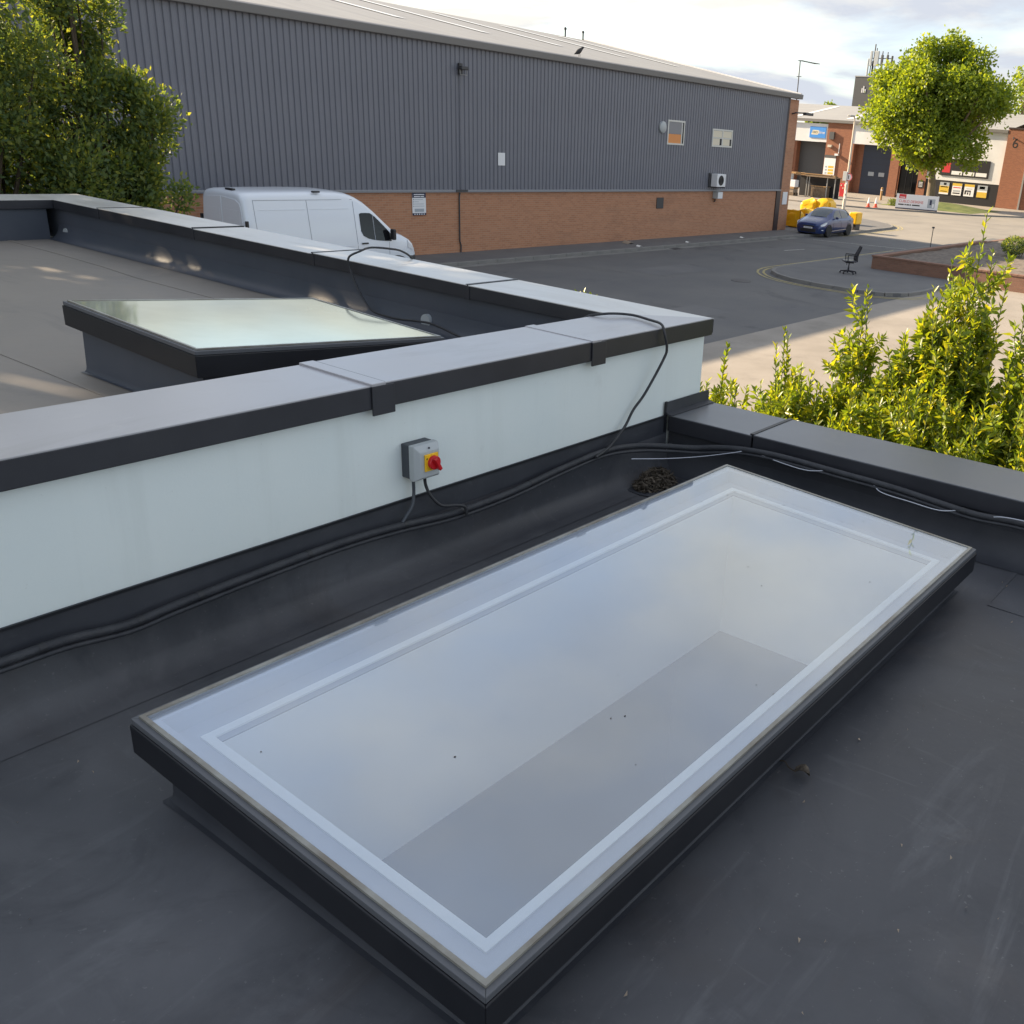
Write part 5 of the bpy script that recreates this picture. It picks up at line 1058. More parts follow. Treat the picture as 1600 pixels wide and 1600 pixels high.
# evergreen screen behind the end parapet
def column_clumps(cx, cy, z0, z1, r, n, cr):
    out = []
    for k in range(n):
        t = (k + RNG.random()) / n; z = z0 + (z1 - z0) * t; w = r * (0.55 + 0.6 * math.sin(math.pi * min(1, 0.25 + 0.75 * t)) - 0.55 * t ** 2); a = RNG.uniform(0, 6.283); q = w * math.sqrt(RNG.random())
        s = cr * RNG.uniform(0.6, 1.3) * (1.1 - 0.5 * t); out.append(((cx + q * math.cos(a), cy + q * math.sin(a), z), (s, s, s * 1.3)))
    return out
GE = 'evergreen trees behind the end parapet'
DAPPLES = [(2.75, 6.95, 0.2), (2.5, 7.4, 0.18), (2.2, 6.6, 0.2), (3.2, 6.7, 0.12), (1.45, 4.9, 0.2), (2.81, 7.32, 0.16), (3.03, 7.29, 0.17), (2.94, 6.78, 0.2), (2.99, 6.98, 0.16), (1.79, 4.79, 0.2), (1.8, 4.54, 0.18), (1.66, 4.55, 0.2), (3.23, 7.89, 0.12), (2.96, 7.75, 0.13), (1.57, 4.3, 0.2), (3.04, 6.66, 0.13), (1.78, 4.65, 0.16)]
GAPS = [(GXY[0], GXY[1], 3.26, GXY[2]) for GXY in DAPPLES]
def wallclumps(x0, x1, y, z0, z1, n, cr):
    return [((RNG.uniform(x0, x1), y + RNG.normal(0, 0.35), RNG.uniform(z0, z1)), (cr * RNG.uniform(0.6, 1.3),) * 2 + (cr * RNG.uniform(0.8, 1.6),)) for _ in range(n)]
tree('evergreen_tree', (6.3, 13.5, 0), column_clumps(6.35, 13.5, 0.6, 6.6, 0.80, 52, 0.36) + wallclumps(6.1, 7.05, 13.4, 1.5, 4.6, 34, 0.26) + [((7.25, 13.3, 3.9), (0.14, 0.1, 0.1)), ((7.1, 13.3, 3.75), (0.16, 0.12, 0.12)), ((7.0, 13.4, 4.35), (0.22, 0.2, 0.2)), ((7.05, 13.4, 4.15), (0.2, 0.2, 0.18)), ((6.95, 13.4, 4.65), (0.18, 0.2, 0.2)), ((6.98, 13.4, 3.5), (0.2, 0.2, 0.2))], 'evergreen tree with sunlit yellow edge nearest the van', 'leaf_dark', 85000, 0.075, GE, 0.10, 0.3, 'bark_dk', up=0.5, shell=0.1, wid=0.5)
tree('evergreen_tree.001', (5.1, 13.8, 0), column_clumps(5.0, 13.8, 0.6, 7.6, 0.98, 66, 0.42) + wallclumps(4.4, 6.0, 13.7, 1.5, 4.9, 40, 0.36), 'dark evergreen tree at the left picture edge', 'leaf_dark', 95000, 0.075, GE, 0.11, 0.3, 'bark_dk', up=0.5, shell=0.1, wid=0.5)
tree('evergreen_tree.002', (6.75, 13.0, 0), column_clumps(6.72, 13.0, 0.6, 3.5, 0.26, 16, 0.2), 'small sunlit evergreen bush at the foot of the trees beside the van', 'leaf_dark', 9000, 0.085, GE, 0.04, 0.3, 'bark_dk', up=0.5, shell=0.1, wid=0.5)
for (x, y, h, r, lb) in ((1.2, 14.6, 11.8, 1.3, 'tall evergreen tree shading the far roof, first beyond the frame'), (-0.6, 15.2, 12.8, 1.7, 'tall evergreen tree shading the roofs, second beyond the frame'), (-2.9, 14.6, 12.8, 2.0, 'tall evergreen tree shading the roofs, third beyond the frame'), (-5.6, 14.8, 12.6, 2.0, 'tall evergreen tree shading the roofs, fourth beyond the frame')):
    tree('evergreen_tree.003', (x, y, 0), thin(column_clumps(x, y, 1.0, h, r, 100, 0.78) + wallclumps(x - r * 0.8, x + r * 0.6, y, 3.0, h - 1.0, 44, 0.7), 4.6, 7.2, 0.30), lb, 'leaf_dark', 19000, 0.26, GE, 0.16, 0.3, 'bark_dk', up=0.4, shell=0.1, gaps=GAPS)
tree('evergreen_tree.004', (2.8, 14.2, 0), column_clumps(2.8, 14.2, 0.6, 8.0, 1.15, 70, 0.5) + wallclumps(1.9, 3.7, 14.2, 1.5, 7.5, 40, 0.42), 'lower evergreen tree between the tall ones and the picture edge', 'leaf_dark', 24000, 0.15, GE, 0.11, 0.3, 'bark_dk', up=0.5, shell=0.1, wid=0.5, gaps=GAPS)
# maple by the far units
cr_ = clumpcloud((90, 34.4, 8.6), (5.2, 6.4, 5.2), 64, 1.55) + clumpcloud((90, 34.4, 5.4), (4.6, 5.6, 1.8), 22, 1.3) + [((90, 35.0, 13.0), (1.6, 1.6, 1.2)), ((89, 39.0, 10.6), (1.4, 1.4, 1.3)), ((90, 33.6, 13.6), (1.3, 1.3, 1.3)), ((90, 36.8, 12.2), (1.4, 1.4, 1.2)), ((90, 31.0, 12.4), (1.4, 1.5, 1.3)), ((90, 40.2, 7.6), (1.4, 1.3, 1.3)), ((90, 28.6, 8.8), (1.3, 1.3, 1.4))]
tree('maple_tree', (91.0, 33.6, 0), cr_, 'broad bright green tree in front of the brick units', 'leaf_lime', 70000, 0.30, None, 0.50, 0.42, 'bark', wid=0.75, shell=0.25)
tree('maple_tree.001', (118, 34.0, 0), clumpcloud((118, 34.4, 11.5), (3.5, 4.2, 3.6), 26, 1.5), 'pale green tree behind the right brick wall', 'leaf_lime', 5000, 0.34, None, 0.3, 0.5, 'bark', wid=0.75)
tree('maple_tree.002', (134, 67.0, 0), clumpcloud((134, 67.0, 8.6), (2.5, 2.6, 1.6), 12, 1.0), 'small round green tree top above the units roof', 'leaf_lime', 3000, 0.4, None, 0.3, 0.5, 'bark', wid=0.75)
for k, (x, y, h) in enumerate(((160, 95, 9), (175, 60, 10), (190, 20, 10), (170, -20, 9), (150, 120, 9))):
    tree('far_tree', (x, y, 0), clumpcloud((x, y, h * 0.6), (5, 5, h * 0.38), 14, 2.2), ('distant tree beyond the telecoms tower', 'distant tree behind the units roof', 'distant tree behind the far right wall', 'distant tree far off to the right', 'distant tree far off to the left')[k], 'leaf_lime', 2500, 0.7, 'distant trees', 0.3, 0.4, 'bark', wid=0.8)
# grass under the maple
gm = MB(); nx = 16
for i in range(nx + 1):
    for j in range(nx + 1):
        u, v = i / nx, j / nx; gm.v.append((83.6 + 9 * u, 27.2 + 8.5 * v, KH + 0.01 + 0.5 * math.sin(math.pi * u) * math.sin(math.pi * v)))
for i in range(nx):
    for j in range(nx): gm.f.append((i * (nx + 1) + j, (i + 1) * (nx + 1) + j, (i + 1) * (nx + 1) + j + 1, i * (nx + 1) + j + 1))
o = gm.build('grass_mound', 'grass', None, smooth=True); tag(o, 'mown grass mound under the broad green tree', 'grass', kind='stuff')
P = np.stack([83.4 + RNG.random(1400) * 0.9, 33.3 + RNG.random(1400) * 1.4, KH + RNG.random(1400) * 0.55], 1)
hr = empty('low_hedge', (83.8, 34, KH), 'small dark hedge left of the banner sign', 'hedge'); leafmesh('foliage', P, RNG.normal(size=(1400, 3)), RNG.uniform(0.08, 0.16, 1400), 'leaf_dark', hr, simple=True)

# ================================================================ FAR UNITS
UX = 100.0
UN = empty('brick_units', (UX, 42, 0), 'row of brick industrial units with white panels and grey roof', 'building')
def fb_(name, y0, y1, z0, z1, m, dx0=0.0, dx1=0.4, parent=UN, bevel=0): return MB().box((UX + dx0, y0, z0), (UX + dx1, y1, z1)).build(name, m, parent, bevel=bevel)
fb_('brick_pier', 53.75, 60, 0, 7.0, 'brick_y'); fb_('brick_pier', 46.62, 49.62, 0, 7.0, 'brick_y')
fb_('fascia_panel', 49.63, 53.74, 5.02, 6.86, 'panel_white', 0.06); fb_('opening_back', 49.63, 53.74, 0, 5.01, 'shutter', 1.2, 1.3)
for k in range(24): MB().box((UX + 1.16, 49.65, 0.02 + 0.205 * k), (UX + 1.195, 53.72, 0.02 + 0.205 * k + 0.195)).build('shutter_slat', 'shutter', UN)
fb_('brick_reveal', 53.30, 53.745, 0, 5.01, 'brick_y', 0.3, 1.2)
fb_('brick_pier', 46.30, 46.61, 0, 5.07, 'brick_y', 0.0, 1.0); fb_('brick_reveal', 45.5, 46.295, 0, 5.07, 'brick_y', 0.9, 1.3)
fb_('fascia_panel', 41.3, 46.61, 5.08, 7.0, 'panel_white', 0.06)
dr = fb_('sectional_door', 41.95, 45.49, 0, 5.07, 'dkblue', 0.9, 1.0)
for k in range(1, 8): MB().box((UX + 0.893, 41.95, 0.64 * k), (UX + 0.8995, 45.49, 0.64 * k + 0.02)).build('panel_joint', 'ink', dr)
for (a, b) in ((44.0, 44.65), (42.8, 43.45)): MB().box((UX + 0.88, a, 2.0), (UX + 0.899, b, 2.4)).build('door_window', 'sign_grey', dr)
fb_('brick_pier', 40.95, 41.94, 0, 5.07, 'brick_y'); fb_('entrance_glass', 38.7, 40.94, 0, 5.0, 'vglass', 0.5, 0.6)
for k in (39.4, 40.1): fb_('mullion', k, k + 0.07, 0, 3.0, 'ink', 0.44, 0.495)
fb_('brick_pier', 37.80, 38.69, 0, 7.0, 'brick_y'); fb_('fascia_panel', 38.7, 41.29, 5.01, 7.0, 'panel_white', 0.06)
fb_('fascia_panel', 30.15, 37.79, 2.24, 7.0, 'panel_white', 0.05); fb_('black_plinth', 30.15, 37.79, 0, 2.235, 'near_black', 0.08)
fb_('brick_block', 20.0, 30.14, 0, 7.40, 'brick_y', -0.2, 0.5); fb_('block_cap', 19.9, 30.2, 7.405, 7.55, 'brown', -0.26, 0.56)
fb_('down_pipe', 27.8, 27.95, 0, 7.3, 'steel', -0.32, -0.21)
MB().box((UX - 0.25, 30.2, 7.02), (UX + 0.45, 60, 7.30)).build('gutter', 'trim', UN)
fb_('rear_wall', 30.2, 60, 0, 7.0, 'brick_y', 20, 20.3)
MB().add([(UX - 0.15, 30.2, 7.28), (UX - 0.15, 60, 7.28), (UX + 12, 60, 9.25), (UX + 12, 30.2, 9.25), (UX + 24, 60, 7.28), (UX + 24, 30.2, 7.28)], [(0, 1, 2, 3), (3, 2, 4, 5)]).build('roof', 'whroof', UN)
for y in (34.0, 40.5, 47.5, 53.8): MB().add([(UX + 1.0, y, 7.28 + 0.162 * 1.15 + 0.03), (UX + 1.0, y + 0.6, 7.28 + 0.162 * 1.15 + 0.03), (UX + 11, y + 0.6, 7.28 + 0.162 * 11.15 + 0.03), (UX + 11, y, 7.28 + 0.162 * 11.15 + 0.03)], [(0, 1, 2, 3)]).build('rooflight', 'rooflight', UN)
fb_('alarm_box', 48.7, 49.25, 5.35, 6.1, 'shutter', -0.22, -0.001); fb_('wall_lamp', 48.85, 49.3, 4.55, 4.8, 'post_cream', -0.25, -0.001); fb_('camera', 47.9, 48.3, 3.75, 3.95, 'sign_white', -0.35, -0.001)
fb_('conduit', 47.95, 48.02, 4.0, 5.0, 'sign_white', -0.06, -0.001)
MB().tube([(UX - 0.22, 29.55, 6.62), (UX - 0.5, 29.5, 6.66), (UX - 0.6, 29.45, 6.5)], 0.06, 8).build('lamp_arm', 'ink', UN)
YD = (0, -1, 0); ZU = (0, 0, 1)
t = text_mesh('unit_number', '6', 1.25, 'ink', UN, (UX - 0.206, 29.3, 6.1), YD, ZU)
def fsign(name, y0, y1, z0, z1, m, label, dx=-0.06, th=0.05, group=None):
    r = empty(name, (UX, (y0 + y1) / 2, z0), label, 'sign', group); MB().box((UX + dx, y0, z0), (UX + dx + th, y1, z1)).build('board', m, r); return r
b1 = fsign('shop_sign', 49.80, 51.75, 5.40, 6.52, 'sign_blue', 'blue shop sign with beige panel and white lettering', -0.01)
bx_ = MB().add([(UX - 0.014, 51.55, 5.72), (UX - 0.014, 50.78, 5.72), (UX - 0.014, 50.62, 5.92), (UX - 0.014, 50.70, 6.18), (UX - 0.014, 51.40, 6.18)], [(0, 1, 2, 3, 4)]).build('badge', 'sign_beige', b1)
text_mesh('lettering', 'EBD', 0.34, 'ink', b1, (UX - 0.018, 51.08, 5.95), YD, ZU, width=0.62)
text_mesh('lettering', 'line', 0.42, 'sign_white', b1, (UX - 0.018, 50.26, 5.96), YD, ZU, width=0.68)
b2 = fsign('price_board', 48.2, 49.55, 1.5, 3.45, 'sign_white', 'white price board with yellow bars on the brick pier', -0.08)
MB().box((UX - 0.084, 48.2, 3.46), (UX - 0.03, 49.55, 3.75)).build('header', 'shutter', b2)
for k in range(3):
    MB().box((UX - 0.084, 48.35, 1.80 + 0.32 * k), (UX - 0.0805, 49.0, 2.03 + 0.32 * k)).build('price_bar', 'sign_yellow', b2); MB().box((UX - 0.084, 49.12, 1.82 + 0.32 * k), (UX - 0.0805, 49.36, 2.0 + 0.32 * k)).build('icon', 'sign_grey', b2)
b3 = fsign('shop_board', 31.4, 36.4, 2.70, 4.35, 'near_black', 'black framed shop board half hidden behind the tree', -0.03)
MB().box((UX - 0.034, 35.4, 3.0), (UX - 0.0305, 36.2, 4.1)).build('red_panel', 'sign_red', b3)
for k in range(3): MB().box((UX - 0.034, 31.6 + 1.25 * k, 2.85), (UX - 0.0305, 32.7 + 1.25 * k, 3.2)).build('white_strip', 'sign_white', b3)
b4 = fsign('hours_plate', 37.95, 38.55, 1.3, 2.0, 'near_black', 'small black plate on the pier beside the shop entrance', -0.05)
for k in range(4): MB().box((UX - 0.054, 38.05, 1.42 + 0.13 * k), (UX - 0.0505, 38.45, 1.47 + 0.13 * k)).build('text_line', 'sign_white', b4)
pst = [(35.23, 36.21, 'yellow poster under a grey band, leftmost on the black plinth', 'a'), (33.9, 34.88, 'white poster with yellow top and dark stripes on the black plinth', 'b'), (32.6, 33.62, 'white poster with black furniture picture on the black plinth', 'c'), (31.28, 32.28, 'poster with yellow lower half, rightmost on the black plinth', 'd')]
for (y0, y1, lb, k) in pst:
    p = fsign('poster', y0, y1, 0.9, 2.05, 'sign_white', lb, 0.03, 0.045, 'posters on the black plinth')
    def st(ya, yb, za, zb, m): MB().box((UX + 0.026, y0 + ya * (y1 - y0), 0.9 + za * 1.15), (UX + 0.0295, y0 + yb * (y1 - y0), 0.9 + zb * 1.15)).build('print', m, p)
    if k == 'a': st(0, 1, 0.14, 0.70, 'sign_yellow'); st(0, 1, 0.72, 1, 'sign_grey'); st(0.3, 0.6, 0.78, 0.95, 'sign_red'); st(0.1, 0.9, 0.58, 0.66, 'sign_white'); st(0.15, 0.85, 0.22, 0.28, 'timber')
    if k == 'b': st(0, 1, 0.78, 1, 'sign_yellow'); st(0.12, 0.88, 0.12, 0.22, 'ink'); st(0.12, 0.88, 0.28, 0.44, 'sign_grey'); st(0.1, 0.9, 0.6, 0.68, 'sign_red')
    if k == 'c': st(0, 1, 0.80, 1, 'sign_yellow'); st(0.30, 0.92, 0.38, 0.50, 'ink'); st(0.76, 0.92, 0.15, 0.38, 'ink'); st(0.52, 0.66, 0.15, 0.34, 'ink'); st(0.30, 0.40, 0.1, 0.38, 'ink'); st(0.2, 0.8, 0.6, 0.66, 'sign_grey')
    if k == 'd': st(0, 1, 0, 0.45, 'sign_yellow'); st(0, 1, 0.58, 1, 'sign_grey'); st(0.25, 0.8, 0.7, 0.92, 'sign_beige')
# telecoms tower behind
TW = empty('telecoms_tower', (140, 64, 0), 'dark tower block with mobile phone antennas behind the units', 'tower')
MB().box((140, 61.5, 0), (145, 66.05, 14.4)).build('tower_block', 'shutter', TW)
MB().box((139.95, 61.45, 14.405), (145.05, 66.1, 14.55)).build('roof_cap', 'steel', TW)
for (ya, za, zb) in ((64.65, 12.3, 12.9), (64.4, 12.3, 13.2), (64.15, 12.3, 12.8)): MB().box((139.95, ya, za), (139.998, ya + 0.13, zb)).build('wall_mark', 'sign_white', TW)
def ant(y, z0, z1, r): MB().tube([(140.6, y, z0), (140.6, y, z1)], r, 8).build('mast_pole', 'dk_steel', TW)
for (y, z0, z1, r) in ((63.75, 14.5, 18.8, 0.09), (63.45, 14.5, 18.3, 0.07), (64.15, 14.5, 17.6, 0.07), (62.5, 14.5, 17.9, 0.07), (61.7, 14.5, 17.8, 0.07), (64.5, 14.5, 16.3, 0.05), (63.9, 14.5, 16.6, 0.07)): ant(y, z0, z1, r)
for (y0, y1, z0, z1, m) in ((62.95, 63.6, 15.9, 17.9, 'grey_plastic'), (62.25, 62.6, 15.95, 17.4, 'shutter'), (61.45, 61.75, 15.8, 17.4, 'shutter'), (60.75, 61.0, 15.7, 17.3, 'dk_steel'), (63.95, 64.3, 15.9, 17.9, 'grey_plastic'), (64.4, 64.6, 14.6, 16.9, 'grey_plastic')): MB().box((140.3, y0, z0), (140.55, y1, z1)).build('antenna_panel', m, TW, bevel=0.05)
MB().box((140.5, 60.8, 16.9), (140.6, 64.3, 17.0)).build('cross_bar', 'dk_steel', TW); MB().box((140.5, 60.8, 16.1), (140.6, 64.3, 16.18)).build('cross_bar', 'dk_steel', TW)
# lamp post
LP = empty('lamp_post', (73.1, 34.05, KH), 'cream lamp post with round sign behind the blue car', 'lamp post')
MB().tube([(73.1, 34.05, 0), (73.1, 34.05, 2.0), (73.1, 34.05, 2.02), (73.1, 34.05, 6.5)], [0.13, 0.12, 0.085, 0.07], 12).build('column', 'post_cream', LP, smooth=True)
MB().tube([(73.1, 34.05, 6.4), (72.9, 34.0, 6.75), (72.2, 33.8, 6.85)], 0.05, 8).build('arm', 'post_cream', LP); MB().box((71.5, 33.65, 6.8), (72.25, 33.95, 6.92)).build('lamp_head', 'steel', LP, bevel=0.03)
MB().box((72.85, 34.0, 2.15), (72.99, 34.35, 2.85)).build('control_box', 'grey_plastic', LP, bevel=0.02)
ds = MB().lathe([(0.30, -0.01), (0.30, 0.01)], (72.94, 33.88, 2.45), 'X', 24).build('round_sign', 'sign_white', LP)
rg = MB(); rg.tube([(72.925, 33.88 + 0.27 * math.cos(a * math.pi / 12), 2.45 + 0.27 * math.sin(a * math.pi / 12)) for a in range(25)], 0.028, 6); rg.build('sign_rim', 'sign_red', ds)
MB().box((72.915, 33.85, 2.32), (72.928, 33.91, 2.58)).build('symbol', 'ink', ds)
for z in (1.2, 0.8, 1.9): MB().box((72.92, 33.95, z), (73.0, 34.1, z + 0.22)).build('sticker', 'sign_white', LP)
# banner sign
BN = empty('banner_sign', (80.6, 31.0, KH), 'white banner sign with red lettering on the far verge', 'sign')
A = Vector((79.9, 32.5, 0)); B = Vector((81.3, 29.3, 0)); dr_ = (B - A).normalized(); nr = Vector((-dr_.y, dr_.x, 0)) * -1
if nr.x > 0: nr = -nr
def bq(u0, u1, z0, z1, off, m, nm, par=BN, th=0.02):
    p = [A + dr_ * u0 + nr * off, A + dr_ * u1 + nr * off, A + dr_ * u1 + nr * (off - th), A + dr_ * u0 + nr * (off - th)]
    return MB().plan([(q.x, q.y) for q in p], z0 + KH, z1 + KH).build(nm, m, par)
bl_ = (B - A).length
bq(0, bl_, 0.12, 1.22, 0.0, 'sign_white', 'board', th=0.04)
for u in (0.02, bl_ - 0.1): bq(u, u + 0.08, 0, 1.25, -0.045, 'steel', 'post', th=0.06)
bq(0.22, 0.80, 0.86, 1.20, 0.003, 'sign_red', 'logo', th=0.002)
bq(0.02, bl_ - 0.02, 0.02, 0.115, 0.0, 'sign_navy', 'foot_rail', th=0.04)
def bt(txt, u, z, size, m, w): 
    c = A + dr_ * u + nr * 0.006; text_mesh('lettering', txt, size, m, BN, (c.x, c.y, z + KH), tuple(dr_), ZU, width=w)
bt('CUBLO DESIGNS', 1.25, 0.64, 0.30, 'sign_red', 2.0); [bq(a_, b_, 0.33, 0.43, 0.003, 'ink', 'text_line', th=0.002) for (a_, b_) in ((0.22, 0.68), (0.74, 0.86), (0.90, 1.12), (1.16, 1.28), (1.36, 2.0))]; bq(0.3, 0.72, 0.93, 0.99, 0.006, 'sign_white', 'text_line', th=0.002)
bq(2.62, 3.22, 0.25, 0.98, 0.003, 'sign_grey', 'picture', th=0.002); bq(2.78, 2.95, 0.5, 0.9, 0.006, 'sign_navy', 'picture', th=0.002); bq(3.0, 3.15, 0.3, 0.6, 0.006, 'sign_white', 'picture', th=0.002)
# traffic cones
CN = empty('traffic_cone', (77.5, 33.9, KH), 'left one of two red and white traffic cones', 'traffic cone', 'traffic cones by the far kerb')
for nm, pr, m in (('base', [(0.2, 0.0), (0.2, 0.05)], 'cone_red'), ('body', [(0.15, 0.05), (0.10, 0.32)], 'cone_red'), ('sleeve', [(0.101, 0.32), (0.055, 0.62)], 'cone_white'), ('tip', [(0.054, 0.62), (0.028, 0.80), (0.02, 0.80)], 'cone_white')): MB().lathe(pr, (0, 0, 0), 'Z', 16).build(nm, m, CN, local=True)
c2 = copy_tree(CN); c2.location = (78.2, 33.55, KH); c2['label'] = 'right one of two red and white traffic cones'
# bollards
BO = empty('bollard', (91.0, 38.6, KH), 'timber bollard in front of the dark blue door', 'bollard', 'timber bollards by the units')
MB().lathe([(0.11, 0), (0.11, 1.12), (0.08, 1.18), (0.02, 1.2)], (0, 0, 0), 'Z', 12).build('post', 'timber', BO, local=True); MB().lathe([(0.113, 0.9), (0.113, 0.98)], (0, 0, 0), 'Z', 12).build('band', 'cone_white', BO, local=True)
b2_ = copy_tree(BO); b2_.location = (90.5, 42.7, KH); b2_['label'] = 'timber bollard beside the blue wheeled bin'
# storage clutter: rack, pallets, boxes, crate, bin, red cabinet
RK = empty('timber_rack', (84, 42.5, KH), 'open timber storage rack in front of the grey shutter', 'rack')
for (y, m) in ((43.2, 'steel'), (42.95, 'steel'), (41.1, 'steel'), (40.3, 'steel')): MB().box((84.0, y - 0.04, KH), (84.08, y + 0.04, 1.9)).build('post', m, RK)
for k in range(5): MB().box((83.8 + 0.28 * k, 40.2, 1.9), (83.8 + 0.28 * k + 0.24, 44.6, 1.98)).build('top_board', 'timber_dk', RK)
for k in range(7): MB().box((84.0 + random.uniform(-.1, .2), 40.3 + 0.1 * k, 1.985 + 0.06 * (k % 3)), (84.6, 43.4 + 0.15 * k, 2.04 + 0.06 * (k % 3))).build('plank', 'timber' if k % 2 else 'timber_dk', RK)
MB().box((85.0, 40.3, KH), (85.06, 44.4, 1.88)).build('back_panel', 'near_black', RK)
def pallet(name, c, label, m='timber'):
    r = empty(name, c, label, 'pallet', 'wooden pallets by the rack'); x, y, z = c
    for k in range(5): MB().box((x - 0.5, y - 0.6 + 0.26 * k, z + 0.10), (x + 0.5, y - 0.6 + 0.26 * k + 0.16, z + 0.13)).build('deck_board', m, r)
    for k in range(3): MB().box((x - 0.5 + 0.42 * k, y - 0.6, z), (x - 0.5 + 0.42 * k + 0.12, y + 0.6, z + 0.098)).build('bearer', m, r)
    return r
pallet('wooden_pallet', (83.2, 44.4, KH), 'bottom wooden pallet of the stack below the white boxes', 'timber_dk')
pallet('wooden_pallet.001', (83.2, 44.4, KH + 0.14), 'second wooden pallet of the stack below the white boxes', 'timber_dk')
pallet('wooden_pallet.002', (83.2, 44.4, KH + 0.62), 'wooden pallet carrying the white boxes', 'timber')
MBc = MB().box((82.75, 43.85, KH + 0.275), (83.65, 44.95, KH + 0.615)).build('carton', 'card', None, bevel=0.01); tag(MBc, 'brown carton between the stacked pallets', 'box')
for (y0, y1, z1, lb) in ((44.35, 45.0, 2.05, 'tall white wrapped box on the pallet'), (43.75, 44.33, 1.50, 'short white wrapped box on the pallet')):
    o = MB().box((82.8, y0, KH + 0.755), (83.5, y1, z1)).build('white_box', 'sign_white', None, bevel=0.04); tag(o, lb, 'box')
pallet('wooden_pallet.003', (83.3, 44.4, 2.06), 'pale wooden pallet lying on top of the tall white box', 'timber')
CRT = empty('wooden_crate', (84.6, 41.9, KH), 'slatted wooden crate under the rack beside the blue bin', 'crate')
for k in range(9): MB().box((84.0, 41.2 + 0.165 * k, KH), (84.03, 41.2 + 0.165 * k + 0.13, KH + 0.95)).build('slat', 'timber_dk', CRT)
MB().box((84.035, 41.2, KH), (84.9, 42.66, KH + 0.9)).build('body', 'timber_dk', CRT); MB().box((83.97, 41.15, KH + 0.96), (84.95, 42.72, KH + 1.02)).build('lid', 'timber', CRT)
BI = empty('wheeled_bin', (89, 43.4, KH), 'dark blue wheeled waste bin beside the wooden crate', 'bin')
MB().add([(88.6, 42.75, 0.35), (89.4, 42.75, 0.35), (89.4, 43.75, 0.35), (88.6, 43.75, 0.35), (88.45, 42.65, 1.25), (89.5, 42.65, 1.25), (89.5, 43.95, 1.25), (88.45, 43.95, 1.25)], [(0, 1, 2, 3), (0, 1, 5, 4), (1, 2, 6, 5), (2, 3, 7, 6), (3, 0, 4, 7), (4, 5, 6, 7)]).build('body', 'binblue', BI, bevel=0.03)
MB().extr([(88.4, 1.255), (89.55, 1.255), (89.5, 1.38), (88.9, 1.46), (88.45, 1.36)], 42.6, 44.0, 'Y').build('lid', 'binblue', BI, bevel=0.03)
for z in (0.55, 0.85, 1.12): MB().box((88.42, 42.7, z), (88.5, 43.1, z + 0.05)).build('stripe', 'sign_white', BI)
for (x, y) in ((88.7, 42.9), (88.7, 43.6), (89.3, 42.9), (89.3, 43.6)): MB().lathe([(0.12, -0.03), (0.12, 0.03)], (x, y, KH + 0.12), 'Y', 12).build('wheel', 'sign_white', BI)
RC = empty('red_cabinet', (90.5, 42.35, KH), 'red extinguisher cabinet beside the blue wheeled bin', 'cabinet')
MB().box((90.2, 42.05, KH), (90.5, 42.7, 1.35)).build('cabinet_body', 'sign_red', RC, bevel=0.02)
for (y, z) in ((42.2, 1.15), (42.55, 1.1), (42.35, 0.85)): MB().box((90.19, y - 0.06, z), (90.199, y + 0.06, z + 0.12)).build('decal', 'sign_beige', RC)
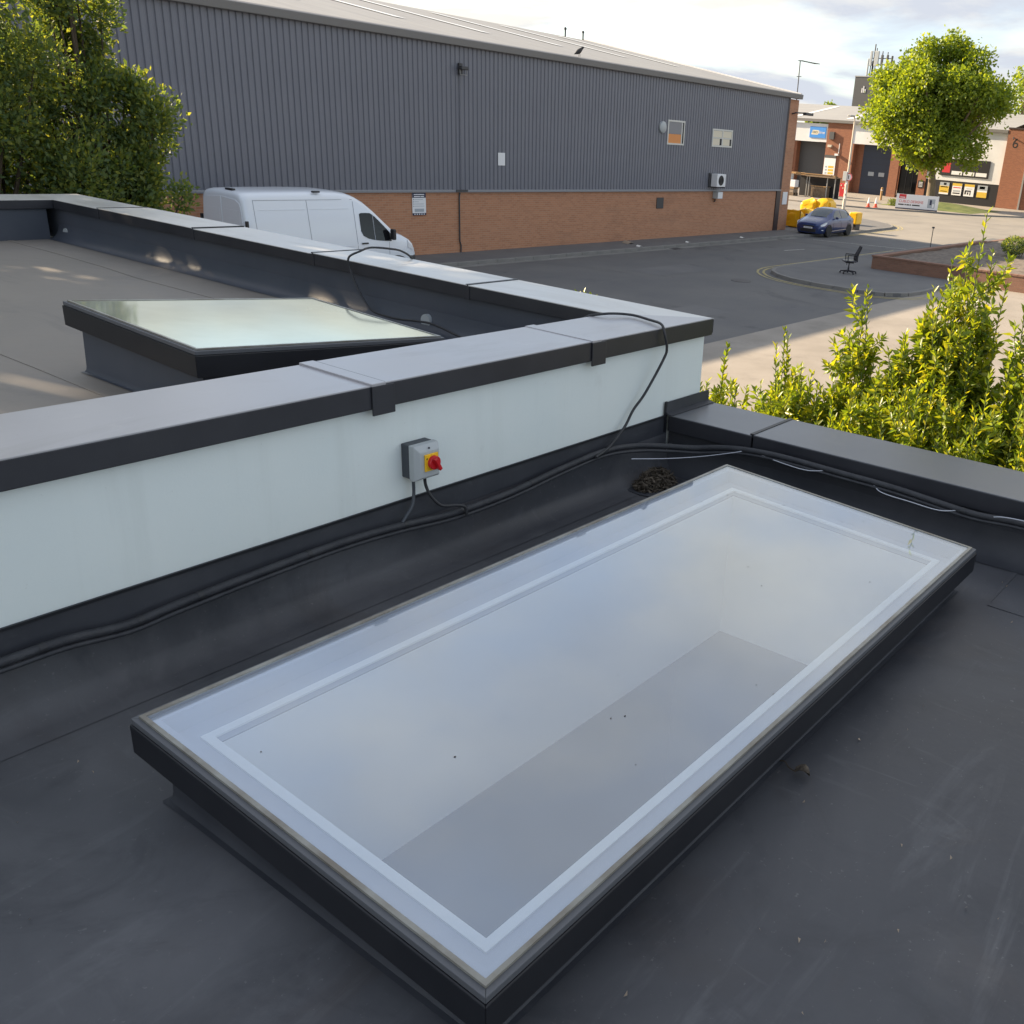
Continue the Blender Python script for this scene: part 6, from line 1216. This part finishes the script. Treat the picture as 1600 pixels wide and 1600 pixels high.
# yellow sacks and barriers at the warehouse corner
def sack(name, c, s, label, seed):
    rg_ = np.random.default_rng(seed); mb = MB(); nu, nv = 20, 14
    ph = rg_.uniform(0, 6.28, 8)
    for j in range(nv + 1):
        v = -math.pi / 2 + math.pi * j / nv
        for i in range(nu):
            u = 2 * math.pi * i / nu; cu, su = math.cos(u), math.sin(u); cx = abs(cu) ** 0.4 * math.copysign(1, cu); sy = abs(su) ** 0.4 * math.copysign(1, su)
            cv_ = max(0.0, math.cos(v)) ** 0.35; sz = abs(math.sin(v)) ** 0.7 * math.copysign(1, v)
            w = 1 + 0.10 * math.sin(3 * u + ph[0] + 2 * v) + 0.07 * math.sin(5 * u + ph[1] - 3 * v) + 0.05 * math.sin(9 * u + 4 * v + ph[2])
            mb.v.append((c[0] + s[0] * cx * cv_ * w, c[1] + s[1] * sy * cv_ * w, c[2] + s[2] * (1 + sz * (1 + 0.12 * math.sin(2 * u + ph[3]))) * 0.98))
    for j in range(nv):
        for i in range(nu): mb.f.append((j * nu + i, j * nu + (i + 1) % nu, (j + 1) * nu + (i + 1) % nu, (j + 1) * nu + i))
    o = mb.build(name, 'yellow_bag', None, smooth=True); tag(o, label, 'sack', 'yellow sacks at the warehouse corner'); return o
sack('yellow_sack', (50.9, 26.72, KH), (0.42, 0.45, 0.46), 'yellow sack standing against the brick corner', 1)
sack('yellow_sack.001', (51.9, 26.55, KH), (0.40, 0.42, 0.50), 'yellow sack leaning behind the one at the brick corner', 2)
sack('yellow_sack.002', (54.0, 27.0, KH), (0.6, 0.5, 0.46), 'low yellow sack behind the bonnet of the blue car', 3)
sack('yellow_sack.003', (57.0, 28.75, KH), (0.6, 0.52, 0.66), 'large yellow sack, left of the tall pair behind the car', 4)
sack('yellow_sack.004', (57.2, 27.85, KH), (0.6, 0.5, 0.69), 'large yellow sack, right of the tall pair behind the car', 5)
YC = empty('yellow_cart', (51.0, 26.1, KH), 'yellow sided wire cart holding a sack beside the corner pier', 'cart')
MB().box((50.5, 26.13, KH + 0.05), (50.55, 27.2, KH + 0.95)).build('side_panel', 'yellow_bag', YC, bevel=0.01)
for yy in (26.12, 27.22): MB().tube([(50.48, yy, KH), (50.48, yy, KH + 1.02)], 0.02, 6).build('upright', 'ink', YC)
YB = empty('yellow_barrier', (54, 24.35, KH), 'yellow plastic barrier block behind the tail of the car', 'barrier')
MB().box((53.6, 24.05, KH + 0.32), (54.4, 24.55, KH + 0.98)).build('block', 'yellow_bag', YB, bevel=0.06); MB().box((53.7, 24.1, KH), (54.3, 24.5, KH + 0.315)).build('foot', 'ink', YB)
# slim marker post by the planter
MP = empty('marker_post', (44.0, 15.9, KH), 'thin grey marker post behind the planter', 'post')
MB().tube([(44.0, 15.9, KH), (44.0, 15.9, 1.45)], 0.018, 6).build('pole', 'dk_steel', MP); MB().box((43.96, 15.85, 1.4), (44.04, 15.95, 1.47)).build('cap', 'dk_steel', MP)
bpy.context.view_layer.update()
